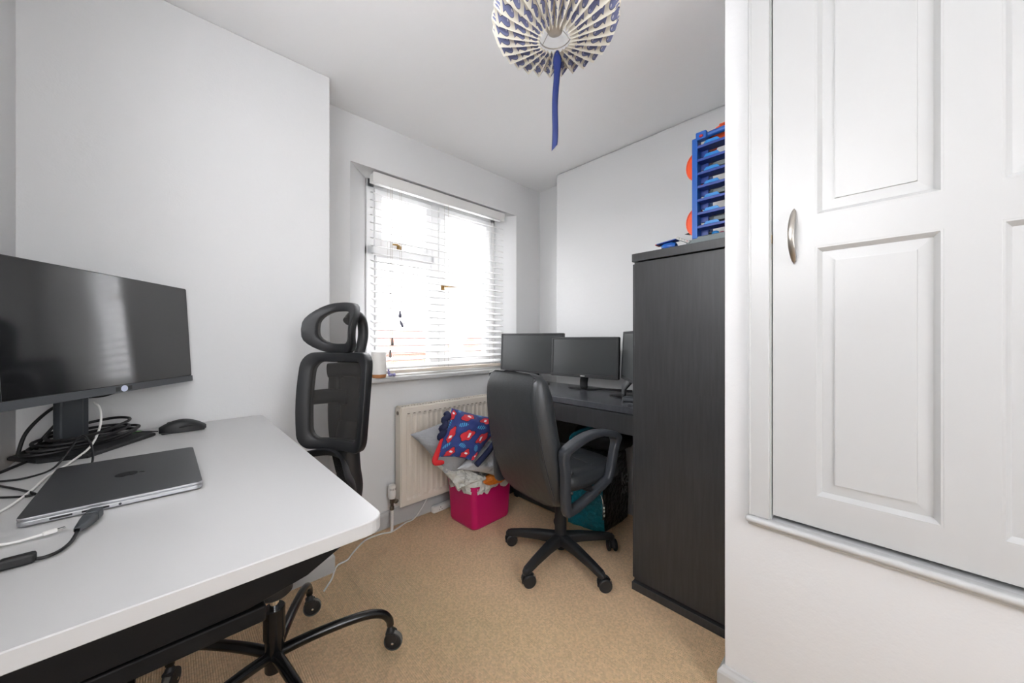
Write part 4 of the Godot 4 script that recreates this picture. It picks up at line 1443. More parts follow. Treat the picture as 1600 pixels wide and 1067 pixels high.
func leather_chair() -> void:
	var t := thing("leather_office_chair", "black padded leather-look swivel chair pulled up to the black desk", "chair", V(1.468, 0, 1.171), deg_to_rad(-90 - 6))
	var rel := func(an): return t.basis.inverse() * V(cos(an), 0, sin(an))
	var col := MB.new()
	col.lathe([Vector2(0, 0.050), Vector2(0.026, 0.050), Vector2(0.030, 0.054), Vector2(0.034, 0.115), Vector2(0.031, 0.118), Vector2(0.029, 0.36), Vector2(0.033, 0.37), Vector2(0.02, 0.42)], Transform3D(), 20)
	obj("column", col, M.black_plastic, t)
	for k in 5:
		var d: Vector3 = rel.call(deg_to_rad(114 + 72 * k))
		var arm := MB.new()
		var rows := []
		var sd := Vector3.UP.cross(d)
		for q in [[0.015, 0.108, 0.036, 0.028], [0.12, 0.103, 0.030, 0.023], [0.22, 0.090, 0.024, 0.020], [0.285, 0.078, 0.021, 0.018], [0.303, 0.074, 0.014, 0.012], [0.306, 0.073, 0.002, 0.002]]:
			var row := []
			for p in round_rect(q[3] * 2, q[2] * 1.6, q[3] * 0.6, 3):
				row.append(d * q[0] + Vector3(0, q[1] + p.y - 0.008, 0) + sd * p.x)
			rows.append(row)
		arm.grid(rows, true)
		obj("base_arm", arm, M.black_plastic, t)
		caster(t, d * 0.290, [2.75, 2.75, 2.5, 0.9, 2.8][k], false)
	var mech := MB.new()
	mech.box(Vector3(0, 0.405, 0.0), Vector3(0.16, 0.035, 0.24), 0.01, Basis(), 2)
	mech.box(Vector3(0, 0.43, 0.05), Vector3(0.22, 0.03, 0.34), 0.01, Basis(), 2)
	obj("mechanism", mech, M.black_plastic, t)
	# seat cushion
	var seat := MB.new()
	var rows2 := []
	for q in [[0.0, 0.440], [0.8, 0.440], [0.97, 0.450], [1.0, 0.475], [0.985, 0.500], [0.93, 0.520], [0.75, 0.530], [0.4, 0.528], [0.0, 0.526]]:
		var row := []
		for p in round_rect(0.46, 0.44, 0.09, 6):
			row.append(Vector3(p.x * q[0], q[1] - 0.03 * pow(clampf((-p.y * q[0] - 0.12) / 0.1, 0, 1), 2) + (0.004 * noise.get_noise_2d(p.x * 12 * q[0], p.y * 12 * q[0]) if q[1] > 0.5 else 0.0), p.y * q[0] - 0.02))
		rows2.append(row)
	seat.grid(rows2, true)
	var seat_o := obj("seat", seat, M.leather, t)
	var seam := MB.new()
	var sp := []
	for i in 13:
		var x := lerpf(-0.20, 0.20, i / 12.0)
		sp.append(Vector3(x, 0.5305 - 0.006 * pow(absf(x) / 0.2, 4), -0.02))
	seam.tube(sp, 0.0022, 6)
	obj("seam", seam, M.leather, seat_o)
	# back cushion: rear face gently bowed, soft rounded rim
	var back := MB.new()
	var rows3 := []
	var prof := [[0.0, 0.372, 0.10], [0.02, 0.372, 0.55], [0.05, 0.386, 0.86], [0.12, 0.424, 0.98], [0.3, 0.53, 1.0], [0.5, 0.65, 0.985], [0.7, 0.78, 0.95], [0.85, 0.89, 0.905], [0.93, 0.94, 0.86], [0.97, 0.967, 0.78], [0.99, 0.980, 0.62], [1.0, 0.984, 0.2]]
	for q in prof:
		var row := []
		var wd: float = 0.450 * q[2]
		var th := 0.105 * (1.0 - pow(absf(q[0] * 2.0 - 1.0), 6.0) * 0.9) + 0.006
		var zc: float = 0.205 + (q[1] - 0.37) * 0.20 + 0.03 * sin(PI * q[0])
		for p in round_rect(wd, th, minf(th, wd) * 0.46, 5):
			var bow: float = -0.05 * pow(p.x / 0.225, 2)
			row.append(Vector3(p.x, q[1], zc + p.y + bow))
		rows3.append(row)
	back.grid(rows3, true)
	var bk := obj("backrest", back, M.leather, t)
	var pip := MB.new()
	var pl := []
	for side in [-1, 1]:
		var run := []
		for q in prof:
			var wd: float = 0.450 * q[2]
			if q[0] < 0.02 or q[0] > 0.985: continue
			var th := 0.105 * (1.0 - pow(absf(q[0] * 2.0 - 1.0), 6.0) * 0.9) + 0.006
			var zc: float = 0.205 + (q[1] - 0.37) * 0.20 + 0.03 * sin(PI * q[0])
			var x: float = side * (wd / 2 - 0.028)
			run.append(Vector3(x, q[1], zc + th / 2 - 0.05 * pow(x / 0.225, 2) - 0.0045))
		if side > 0: run.reverse()
		pl.append_array(run)
	pip.tube(spline(pl, 4, true), 0.0028, 6, true)
	obj("piping", pip, M.leather, bk)
	# closed loop arms, the rear post bolted to the back
	for side in [-1, 1]:
		var a := MB.new()
		var outer := [Vector2(0.215, 0.392), Vector2(0.165, 0.372), Vector2(0.06, 0.400), Vector2(-0.06, 0.442), Vector2(-0.105, 0.475), Vector2(-0.150, 0.600), Vector2(-0.168, 0.655), Vector2(-0.125, 0.690), Vector2(-0.02, 0.712), Vector2(0.09, 0.705), Vector2(0.20, 0.668), Vector2(0.232, 0.640), Vector2(0.222, 0.55)]
		var inner := [Vector2(0.180, 0.425), Vector2(0.160, 0.408), Vector2(0.06, 0.434), Vector2(-0.045, 0.472), Vector2(-0.080, 0.495), Vector2(-0.112, 0.600), Vector2(-0.124, 0.640), Vector2(-0.105, 0.662), Vector2(-0.02, 0.682), Vector2(0.08, 0.676), Vector2(0.165, 0.648), Vector2(0.190, 0.625), Vector2(0.184, 0.55)]
		var so := spline(outer, 4, true)
		var si := spline(inner, 4, true)
		var x0: float = side * 0.250
		var rr := []
		for q in [[0.0, -0.010], [0.0, 0.010], [0.12, 0.019], [0.88, 0.019], [1.0, 0.010], [1.0, -0.010], [0.88, -0.019], [0.12, -0.019]]:
			var row := []
			for i in so.size():
				var p: Vector2 = so[i].lerp(si[i], q[0])
				# the pad on top is wider
				var wide := 1.0 + 0.5 * smoothstep(0.62, 0.68, p.y)
				row.append(Vector3(x0 + q[1] * wide, p.y, p.x + 0.022))
			rr.append(row)
		a.grid(rr, true, true)
		var ar := obj("armrest", a, M.chair_arm, t)
		for q in [Vector2(0.203, 0.56), Vector2(0.205, 0.475), Vector2(0.02, 0.432)]:
			var bt := MB.new()
			bt.lathe([Vector2(0, 0.004), Vector2(0.006, 0.003), Vector2(0.008, 0)], Transform3D(Basis(Vector3(0, 0, 1), -side * PI / 2), Vector3(x0 + side * 0.019, q.y, q.x)), 10)
			obj("bolt", bt, M.black_plastic, ar)
		var br := MB.new()
		br.box(Vector3(side * 0.17, 0.440, 0.04), Vector3(0.17, 0.014, 0.05), 0.003)
		obj("arm_bracket", br, M.black_plastic, t)
	var jb := MB.new()
	jb.box(Vector3(0, 0.435, 0.165), Vector3(0.07, 0.016, 0.06), 0.005)
	obj("back_bar", jb, M.black_plastic, t)

func far_monitors() -> void:
	# centre, direction to the viewer's right, width, height, stand
	var defs := [
		[V(1.905, 1.027, 1.795), V(0.135, 0, -0.50), 0.515, 0.290, "black monitor at the left on the black desk, half behind the middle one", V(2.0, 0, 1.83)],
		[V(1.950, 1.012, 1.370), V(0.05, 0, -0.49), 0.49, 0.264, "middle black monitor on the black desk, standing on a round foot", V(2.035, 0, 1.425)],
		[V(1.866, 1.033, 0.990), V(-0.75, 0, -0.66), 0.42, 0.286, "black monitor at the right on the black desk, cut off by the cabinet", V(1.93, 0, 1.07)]]
	for k in 3:
		var q: Array = defs[k]
		var s: Vector3 = q[1].normalized()
		var base := Vector3(q[5].x, 0.795, q[5].z)
		var t := thing("computer_monitor", q[4], "monitor", base, 0.0, "monitors on the black desk")
		var z := s.cross(Vector3.UP)      # towards the viewer when x runs to the viewer's right
		t.basis = Basis(s, Vector3.UP, z)
		var c: Vector3 = t.basis.inverse() * (q[0] - base)
		var W: float = q[2]; var H: float = q[3]
		var tilt := Basis(Vector3(1, 0, 0), -0.05)
		var hs := MB.new()
		hs.T = Transform3D(tilt, c)
		hs.box(Vector3(0, 0, -0.012), Vector3(W, H, 0.024), 0.006)
		hs.box(Vector3(0, 0, -0.034), Vector3(W * 0.6, H * 0.6, 0.034), 0.012)
		obj("housing", hs, M.black_plastic, t)
		var bz := MB.new()
		bz.T = hs.T
		for e in [[0.0, H / 2 - 0.007, W, 0.014], [0.0, -H / 2 + 0.010, W, 0.020], [-W / 2 + 0.007, 0.0, 0.014, H], [W / 2 - 0.007, 0.0, 0.014, H]]:
			bz.box(Vector3(e[0], e[1], 0.0), Vector3(e[2], e[3], 0.008), 0.003)
		obj("bezel", bz, M.black_plastic, t)
		var sc := MB.new()
		sc.T = hs.T
		sc.box(Vector3(0, 0.003, 0.0006), Vector3(W - 0.026, H - 0.032, 0.001), 0.0003)
		obj("screen", sc, M.screen_far, t)
		if k == 1:
			var bd := MB.new()
			bd.T = hs.T
			for i in 4:
				bd.box(Vector3(-0.012 + 0.008 * i, -H / 2 + 0.010, 0.0042), Vector3(0.006, 0.005 if i != 1 else 0.006, 0.0012), 0.0004)
			obj("badge", bd, M.white_plastic, t)
		# stand: leaning neck and round foot
		var nk := MB.new()
		var p1 := c + tilt * Vector3(0, -H * 0.25, -0.05)
		nk.tube([Vector3(0, 0.006, 0.0), Vector3(0, 0.05, -0.002), p1.lerp(Vector3(0, 0.05, 0), 0.4), p1], 0.03, 12, false, true, s * 0 + Vector3(0, 0, 1), 0.4)
		obj("neck", nk, M.black_plastic, t)
		var ft := MB.new()
		ft.lathe([Vector2(0, 0.014), Vector2(0.04, 0.013), Vector2(0.088, 0.009), Vector2(0.094, 0.004), Vector2(0.094, 0)], Transform3D(Basis().scaled(Vector3(1.15, 1, 0.85)), Vector3(0, 0, 0.0)), 32)
		obj("foot", ft, M.black_paint, t)
	var lead := MB.new()
	lead.tube(spline([V(2.06, 0.800, 1.33), V(2.09, 0.800, 1.27), V(2.11, 0.800, 1.20), V(2.13, 0.800, 1.12)], 6), 0.006, 8)
	one("desk_cable", lead, M.cable, "short black cable on the black desk behind the middle monitor's foot", "cable")
	var w := MB.new()
	w.box(V(1.80, 0.807, 0.95), Vector3(0.06, 0.022, 0.09), 0.006, Basis(Vector3.UP, 0.3), 2)
	one("hard_drive", w, M.grey_plastic, "small dark grey box on the black desk beside the cabinet", "box")

# ---------------------------------------------------------------- laundry by the radiator
func lump(c: Vector3, r: Vector3, b: Basis, amp: float, freq: float, us := 1.0, vs := 1.0, pw := 1.0, seg := 40) -> MB:
	var mb := MB.new()
	var rows := []
	for i in seg / 2 + 1:
		var ph := PI * i / (seg / 2) - PI / 2
		var row := []
		for k in seg:
			var an := TAU * k / seg
			var q := Vector3(cos(ph) * cos(an), sin(ph), cos(ph) * sin(an))
			q = Vector3(signf(q.x) * pow(absf(q.x), pw), signf(q.y) * pow(absf(q.y), pw), signf(q.z) * pow(absf(q.z), pw))
			var p := q * r
			var f := 1.0 + amp * (noise.get_noise_3d(p.x * freq + c.x * 9, p.y * freq, p.z * freq) + 0.5 * absf(noise.get_noise_3d(p.x * freq * 2.3, p.y * freq * 2.3 + 7, p.z * freq * 2.3)))
			row.append(c + b * (p * f))
		rows.append(row)
	mb.grid(rows, true, false, false, us, vs)
	return mb

func laundry() -> void:
	var t := thing("storage_tub", "bright pink plastic tub on the carpet by the radiator", "tub", V(1.432, 0, 1.795), deg_to_rad(2))
	var b := MB.new()
	var rows := []
	for q in [[0.0, 0.004, 0.0], [0.9, 0.0, 0.0], [0.965, 0.004, 0.0], [1.0, 0.02, 0.0], [1.07, 0.235, 0.0], [1.085, 0.238, 0.0], [1.09, 0.258, 0.0], [1.07, 0.262, 0.0], [1.055, 0.25, 0.0], [0.985, 0.02, 0.0], [0.95, 0.008, 0.0], [0.0, 0.008, 0.0]]:
		var row := []
		for p in round_rect(0.305, 0.250, 0.035, 5):
			row.append(Vector3(p.x * q[0], q[1], p.y * q[0]))
		rows.append(row)
	b.grid(rows, true)
	obj("tub_body", b, M.pink, t)
	# crumpled liner over the rim
	var ln := MB.new()
	rows = []
	var loop := dense(round_rect(0.305, 0.250, 0.06, 5), 0.008)
	for q in [[0.1, 0.290], [0.75, 0.300], [1.0, 0.300], [1.09, 0.285], [1.135, 0.268], [1.15, 0.245], [1.13, 0.215]]:
		var row := []
		for i in loop.size():
			var p: Vector2 = loop[i]
			var nz := noise.get_noise_2d(p.x * 22 + q[1] * 4, p.y * 22)
			var n2 := noise.get_noise_2d(p.x * 9 + 5, p.y * 9)
			row.append(V(1.432, 0, 1.795) + Vector3(p.x * (q[0] + 0.05 * nz), q[1] + 0.02 * nz + (0.05 * n2 if q[0] > 1.1 else 0.0), p.y * (q[0] + 0.05 * nz)))
		rows.append(row)
	ln.grid(rows, true)
	one("bin_liner", ln, M.liner, "crumpled pale grey plastic sheet hanging over the rim of the pink tub", "plastic sheet")
	var og := lump(V(1.465, 0.290, 1.652), Vector3(0.125, 0.036, 0.04), Basis(Vector3(0, 0, 1), 0.06), 0.35, 16.0)
	one("orange_bag", og, M.orange_bag, "crumpled orange plastic bag on the front rim of the pink tub", "bag")
	var l2 := puff(V(1.07, 0.44, 1.76), V(1.19, 0.275, 1.69), V(1.40, 0.290, 1.645), V(1.20, 0.40, 1.74), 0.022, 0.035, 16.0)
	one("plastic_sheet", l2, M.liner, "crumpled pale plastic sheet poking out under the grey pillow's left half", "plastic sheet")
	var pl := puff(V(0.985, 0.590, 1.865), V(1.12, 0.375, 1.72), V(1.54, 0.310, 1.68), V(1.33, 0.680, 1.86), 0.085, 0.018, 9.0)
	one("pillow", pl, M.pillow, "big grey pillow with a pointed left corner heaped on top of the pink tub", "pillow")
	var st := puff(V(1.16, 0.405, 1.660), V(1.46, 0.285, 1.600), V(1.64, 0.500, 1.66), V(1.34, 0.520, 1.67), 0.055, 0.034, 12.0)
	one("satin_cushion", st, M.satin, "shiny silver grey cushion slumped over the front of the tub", "cushion")
	# printed fleece on the top
	var f := thing("fleece_pyjamas", "navy fleece pyjamas with red blots and a red cuff draped over the pillow", "pyjamas", V(1.41, 0.45, 1.74))
	var o := f.position
	var fl := puff(V(1.015, 0.500, 1.665) - o, V(1.225, 0.450, 1.595) - o, V(1.56, 0.620, 1.66) - o, V(1.20, 0.725, 1.77) - o, 0.050, 0.016, 10.0, 1.35, 1.1)
	obj("body", fl, M.print, f)
	var cu := MB.new()
	cu.tube(spline([V(1.120, 0.620, 1.720) - o, V(1.075, 0.565, 1.690) - o, V(1.035, 0.515, 1.665) - o, V(1.015, 0.480, 1.650) - o, V(1.060, 0.472, 1.636) - o], 5), [0.003, 0.004, 0.006, 0.007, 0.008, 0.009, 0.010, 0.011, 0.012, 0.013, 0.014, 0.015, 0.016, 0.016, 0.016, 0.016, 0.016, 0.015, 0.014, 0.012, 0.008], 10)
	obj("cuff", cu, M.red_cloth, f)
	var hem := MB.new()
	hem.tube(spline([V(1.560, 0.600, 1.650) - o, V(1.440, 0.545, 1.615) - o, V(1.320, 0.480, 1.585) - o, V(1.235, 0.430, 1.580) - o], 6), 0.017, 12)
	obj("hem", hem, M.navy, f)
	var fr := MB.new()
	var wave := []
	for i in 9:
		wave.append(V(1.160 - 0.075 * i / 8.0 + 0.010 * sin(i * 2.4), 0.700 - 0.120 * i / 8.0, 1.755 - 0.05 * i / 8.0 + 0.010 * cos(i * 2.4)) - o)
	fr.tube(spline(wave, 4), 0.019, 10)
	obj("frill", fr, M.navy, f)

# a soft cushion spanned by four corners, wrinkled
func puff(a: Vector3, b: Vector3, c: Vector3, d: Vector3, thick: float, amp: float, freq: float, us := 1.0, vs := 1.0) -> MB:
	var mb := MB.new()
	var nn := (b - a).cross(d - a).normalized()
	var n := 30
	for side in [1.0, -1.0]:
		var rows := []
		for i in n + 1:
			var t := 0.5 - 0.5 * cos(PI * i / n)
			var row := []
			for j in n + 1:
				var s := 0.5 - 0.5 * cos(PI * j / n)
				# sides draw in between the corners
				var s2 := lerpf(s, 0.5 + (s - 0.5) * 0.90, sin(PI * t))
				var t2 := lerpf(t, 0.5 + (t - 0.5) * 0.90, sin(PI * s))
				var p := a.lerp(b, s2).lerp(d.lerp(c, s2), t2)
				var h := pow(maxf(0.0, sin(PI * s) * sin(PI * t)), 0.5)
				var w := noise.get_noise_3d(p.x * freq, p.y * freq, p.z * freq * 0.5) + 0.7 * absf(noise.get_noise_3d(p.x * freq * 1.9 + 5, p.y * freq * 1.9, p.z * freq)) - 0.2
				row.append(p + nn * side * (thick * h + amp * w * minf(1.0, h * 1.6)))
			rows.append(row)
		mb.grid(rows, false, false, false, us, vs)
	return mb

func bags() -> void:
	var t := thing("shopping_bag", "teal and black plastic shopping bag on the carpet under the black desk", "bag", V(1.955, 0, 1.235))
	var mb := MB.new()
	var rows := []
	for q in [[0.0, 0.0], [0.9, 0.002], [1.0, 0.02], [1.02, 0.15], [1.0, 0.30], [0.95, 0.42], [0.85, 0.455], [0.0, 0.46]]:
		var row := []
		for p in dense(round_rect(0.27, 0.22, 0.02, 3), 0.03):
			var n := 0.06 * noise.get_noise_3d(p.x * 14, q[1] * 10, p.y * 14)
			row.append(Vector3(p.x * (q[0] + n), q[1], p.y * (q[0] + n)))
		rows.append(row)
	mb.grid(rows, true)
	obj("body", mb, M.black_bag, t)
	var te := MB.new()
	rows = []
	for i in 16:
		var row := []
		for j in 12:
			var y := lerpf(0.006, 0.45, i / 15.0)
			var z := lerpf(-0.122, 0.112, j / 11.0)
			row.append(Vector3(-0.146 - 0.012 * sin(PI * i / 15.0) + 0.012 * noise.get_noise_2d(y * 16, z * 16) + 0.010 * absf(noise.get_noise_2d(y * 30 + 4, z * 30)) - 0.04 * (1.0 - i / 15.0) * (1.0 - j / 11.0), y, z * (1.0 - 0.1 * i / 15.0)))
		rows.append(row)
	te.grid(rows)
	obj("front_panel", te, M.teal, t)
	for q in [["ka", 0.100, 0.255], ["AR", 0.060, 0.180]]:
		var tm := TextMesh.new()
		tm.text = q[0]
		var sf := SystemFont.new()
		sf.font_names = PackedStringArray(["Droid Sans"])
		tm.font = sf
		tm.font_size = 64
		tm.pixel_size = q[1] / 64.0
		tm.depth = 0.002
		tm.material = M.bag_print
		tm.horizontal_alignment = HORIZONTAL_ALIGNMENT_LEFT
		var o := MeshInstance3D.new()
		o.name = "lettering"
		o.mesh = tm
		t.add_child(o, true)
		o.position = Vector3(0.030, q[2] + 0.02, 0.118)
	var bp := thing("backpack", "dark backpack with a teal edge resting on the shopping bag under the desk", "backpack", V(1.955, 0.455, 1.22))
	var lm := lump(Vector3(0, 0.075, 0), Vector3(0.150, 0.078, 0.17), Basis(), 0.16, 9.0, 1, 1, 0.8)
	obj("body", lm, M.black_bag_soft, bp)
	var sp := MB.new()
	sp.tube(spline([Vector3(-0.17, 0.04, -0.13), Vector3(-0.175, 0.085, -0.11), Vector3(-0.155, 0.120, -0.06), Vector3(-0.12, 0.150, 0.0)], 6), 0.010, 10)
	obj("piping", sp, M.teal, bp)
	var hdl := MB.new()
	hdl.tube(spline([Vector3(-0.165, 0.02, -0.14), Vector3(-0.185, 0.015, -0.06), Vector3(-0.185, -0.005, 0.02)], 6), 0.005, 8)
	obj("strap", hdl, M.bag_print, bp)
	var kt := thing("hanging_tag", "small black tag with silver beads hanging from the swivel chair's armrest", "tag", V(1.412, 0.325, 0.884))
	var r := MB.new()
	r.tube([Vector3(0, 0.055, 0), Vector3(0.002, 0.075, -0.002), Vector3(0, 0.10, -0.012)], 0.0012, 6)
	obj("cord", r, M.chrome, kt)
	var bd := MB.new()
	var out := []
	for i in 20:
		var an := TAU * i / 20.0
		out.append(Vector2(cos(an) * (0.021 - 0.005 * sin(an)), 0.027 + sin(an) * 0.036))
	bd.prism(out, 0.006, frame_basis(Vector3(0.85, 0, -0.52), Vector3(0, 1, 0), Vector3(0.52, 0, 0.85), Vector3(0, 0, -0.003)), 0.0015)
	obj("body", bd, M.black_paint, kt)
	var bb := MB.new()
	for q in [[-0.006, 0.048], [-0.004, 0.032], [0.006, 0.028], [-0.008, 0.014], [0.004, 0.011]]:
		bb.ball(Vector3(0.85, 0, -0.52) * q[0] + Vector3(0.003, q[1], 0.004), Vector3(0.006, 0.006, 0.004), 10)
	obj("beads", bb, M.chrome, kt)

# ---------------------------------------------------------------- toys on the cabinet
func toys() -> void:
	var Y := 1.5155
	var t := thing("toy_tower", "tall blue toy parking tower with orange ramps on top of the black cabinet", "toy", V(1.63, Y, 0.455))
	var o := t.position
	var bs := MB.new()
	bs.prism([Vector2(-0.115, 0), Vector2(0.115, 0), Vector2(0.100, 0.028), Vector2(-0.100, 0.028)], 0.185, frame_basis(Vector3(0, 0, -1), Vector3(0, 1, 0), Vector3(1, 0, 0), Vector3(-0.095, 0, 0.01)), 0.003)
	obj("base", bs, M.toy_grey, t)
	var y1 := 0.405
	for q in [[0.537, -0.075, M.toy_blue], [0.393, -0.075, M.toy_light_blue], [0.537, 0.07, M.toy_blue], [0.393, 0.07, M.toy_blue]]:
		var p := MB.new()
		p.box(Vector3(q[1], 0.02 + y1 / 2, -(q[0] - 0.455)), Vector3(0.045, y1, 0.022), 0.004)
		obj("post", p, q[2], t)
	for k in 7:
		var y := 0.062 + k * 0.0535
		var s := MB.new()
		s.box(Vector3(-0.070, y, -0.010), Vector3(0.050, 0.005, 0.125), 0.002)
		s.box(Vector3(-0.093, y + 0.003, -0.010), Vector3(0.006, 0.011, 0.125), 0.002)
		s.box(Vector3(-0.052, y - 0.012, -0.058), Vector3(0.010, 0.026, 0.030), 0.002)
		var sh := obj("shelf", s, M.toy_navy, t)
		var tb := MB.new()
		tb.prism([Vector2(-0.030, 0), Vector2(0.030, 0), Vector2(0.020, 0.012), Vector2(-0.020, 0.012)], 0.006, frame_basis(Vector3(0, 0, 1), Vector3(0, 1, 0), Vector3(-1, 0, 0), Vector3(-0.0905, y + 0.008, -0.02)), 0.001)
		obj("tab", tb, M.toy_light_blue, sh)
		var back := MB.new()
		if k % 2 == 1:
			back.box(Vector3(-0.055, y - 0.022, 0.004), Vector3(0.03, 0.018, 0.052), 0.003)
			back.box(Vector3(-0.035, y - 0.027, 0.0), Vector3(0.01, 0.050, 0.125), 0.002)
			obj("catch", back, M.toy_grey, sh)
		else:
			for i in 4:
				back.box(Vector3(0.05, y - 0.012 - i * 0.008, -0.013), Vector3(0.09, 0.004, 0.11), 0.001, Basis(Vector3(1, 0, 0), 0.25))
			obj("ramp_slats", back, M.toy_light_grey, sh)
	var hd := MB.new()
	hd.tube(spline([Vector3(-0.075, 0.400, -0.085), Vector3(-0.075, 0.420, -0.078), Vector3(-0.075, 0.430, -0.05), Vector3(-0.075, 0.432, 0.05), Vector3(-0.075, 0.425, 0.066)], 4), 0.0115, 10)
	hd.box(Vector3(-0.085, 0.428, -0.058), Vector3(0.03, 0.032, 0.04), 0.004)
	obj("handle", hd, M.toy_blue, t)
	var rb := MB.new()
	rb.ball(Vector3(-0.101, 0.424, -0.056), Vector3(0.004, 0.006, 0.008), 10)
	obj("red_mark", rb, M.toy_red, t)
	# curved orange ramps bulging out of the left side and over the top
	for q in [[0.330, 0.060, -PI / 2, PI / 2, -0.086, 0.022], [0.100, 0.060, -PI / 2, PI / 2, -0.086, 0.022]]:
		var m := MB.new()
		var rows := []
		for i in 13:
			var an: float = lerpf(q[2], q[3], i / 12.0)
			var row := []
			for r in [[q[1], -0.055], [q[1], 0.055], [q[1] - 0.004, 0.055], [q[1] - 0.004, -0.055]]:
				row.append(Vector3(0.0 + r[1], q[0] + sin(an) * r[0], q[4] - cos(an) * r[0] * 0.75))
			rows.append(row)
		m.grid(rows, true, false, true)
		# closed face towards the room
		var fan := []
		for i in 13:
			var an: float = lerpf(q[2], q[3], i / 12.0)
			fan.append(Vector2(-cos(an) * q[1] * 0.75, sin(an) * q[1]))
		m.prism(fan, 0.006, frame_basis(Vector3(0, 0, 1), Vector3(0, 1, 0), Vector3(-1, 0, 0), Vector3(-0.045, q[0], q[4])))
		obj("orange_ramp", m, M.toy_orange, t)
	var tp := MB.new()
	var rows2 := []
	for i in 15:
		var an := lerpf(0.05, PI - 0.15, i / 14.0)
		var row := []
		for r in [[1.0, -0.055], [1.0, 0.055], [0.93, 0.055], [0.93, -0.055]]:
			row.append(Vector3(0.0 + r[1], 0.390 + sin(an) * 0.075 * r[0], 0.015 + cos(an) * 0.075 * r[0]))
		rows2.append(row)
	tp.grid(rows2, true, false, true)
	tp.box(Vector3(-0.045, 0.430, 0.015), Vector3(0.006, 0.06, 0.11), 0.002)
	for i in 5:
		tp.box(Vector3(-0.05 + i * 0.025, 0.464, 0.015), Vector3(0.010, 0.010, 0.04), 0.002)
	obj("orange_top_ramp", tp, M.toy_orange, t)
	var fn := MB.new()
	fn.prism([Vector2(0, 0), Vector2(0.035, 0.006), Vector2(0.05, 0.003), Vector2(0.03, -0.004)], 0.006, frame_basis(Vector3(0, 0, -1), Vector3(0, 1, 0), Vector3(1, 0, 0), Vector3(-0.02, 0.065, -0.10)))
	obj("lever", fn, M.black_plastic, t)
	var cl := MB.new()
	cl.box(Vector3(-0.02, 0.215, -0.098), Vector3(0.03, 0.05, 0.018), 0.003, Basis(Vector3(1, 0, 0), 0.2))
	obj("clip", cl, M.toy_grey, t)
	for q in [[-0.03, 0.036, -0.055, M.toy_yellow, 0.010], [-0.05, 0.040, -0.020, M.toy_light_blue, 0.011], [-0.02, 0.044, -0.005, M.toy_pink, 0.008], [-0.02, 0.045, -0.095, M.toy_yellow, 0.010]]:
		var b := MB.new()
		b.ball(Vector3(q[0], q[1], q[2]), Vector3(q[4], q[4] * 0.9, q[4] * 1.3), 12)
		obj("sticker_lamp", b, q[3], t)
	# blue ribbed car and grey launcher
	var c := thing("toy_car", "small ribbed blue toy vehicle with a flat tail at the cabinet's left edge", "toy car", V(1.60, Y, 0.665))
	var body := MB.new()
	var rws := []
	for i in 11:
		var s := i / 10.0
		var row := []
		for k in 20:
			var an := TAU * k / 20.0
			var rr := (0.021 + 0.0016 * cos(an * 10)) * pow(sin(PI * (0.1 + 0.8 * s)), 0.4)
			row.append(Vector3(cos(an) * rr * 1.3, 0.022 + sin(an) * rr, lerpf(-0.03, 0.03, s)))
		rws.append(row)
	body.grid(rws, true)
	obj("body", body, M.toy_blue, c)
	var tail := MB.new()
	tail.box(Vector3(0, 0.043, -0.008), Vector3(0.045, 0.005, 0.085), 0.002, Basis(Vector3(1, 0, 0), -0.10))
	obj("tail_wing", tail, M.toy_navy, c)
	var tipp := MB.new()
	tipp.box(Vector3(0, 0.0385, -0.051), Vector3(0.040, 0.005, 0.012), 0.002, Basis(Vector3(1, 0, 0), -0.10))
	obj("wing_tip", tipp, M.toy_red, c)
	for z in [-0.018, 0.018]:
		for x in [-0.027, 0.027]:
			var w := MB.new()
			w.lathe([Vector2(0, -0.004), Vector2(0.008, -0.004), Vector2(0.008, 0.004), Vector2(0, 0.004)], Transform3D(Basis(Vector3(0, 0, 1), PI / 2), Vector3(x, 0.008, z)), 14)
			obj("wheel", w, M.black_plastic, c)
	var l := thing("toy_launcher", "small grey toy launcher with a tilted pale plate beside the blue tower", "toy", V(1.60, Y, 0.600))
	var pb := MB.new()
	pb.box(Vector3(0, 0.037, 0.0), Vector3(0.05, 0.010, 0.062), 0.002, Basis(Vector3(1, 0, 0), 0.5))
	obj("plate", pb, M.toy_light_grey, l)
	var gb := MB.new()
	gb.box(Vector3(0, 0.008, 0.01), Vector3(0.055, 0.016, 0.05), 0.004)
	gb.lathe([Vector2(0, -0.02), Vector2(0.013, -0.02), Vector2(0.013, 0.02), Vector2(0, 0.02)], Transform3D(Basis(Vector3(0, 0, 1), PI / 2), Vector3(0, 0.018, 0.026)), 14)
	obj("launcher_base", gb, M.toy_grey, l)
	for i in 4:
		var d := MB.new()
		d.ball(Vector3(-0.0255, 0.046 - i * 0.006, -0.014 + i * 0.011), Vector3(0.0015, 0.002, 0.002), 8)
		obj("stud", d, M.toy_red if i == 3 else M.toy_grey, l)

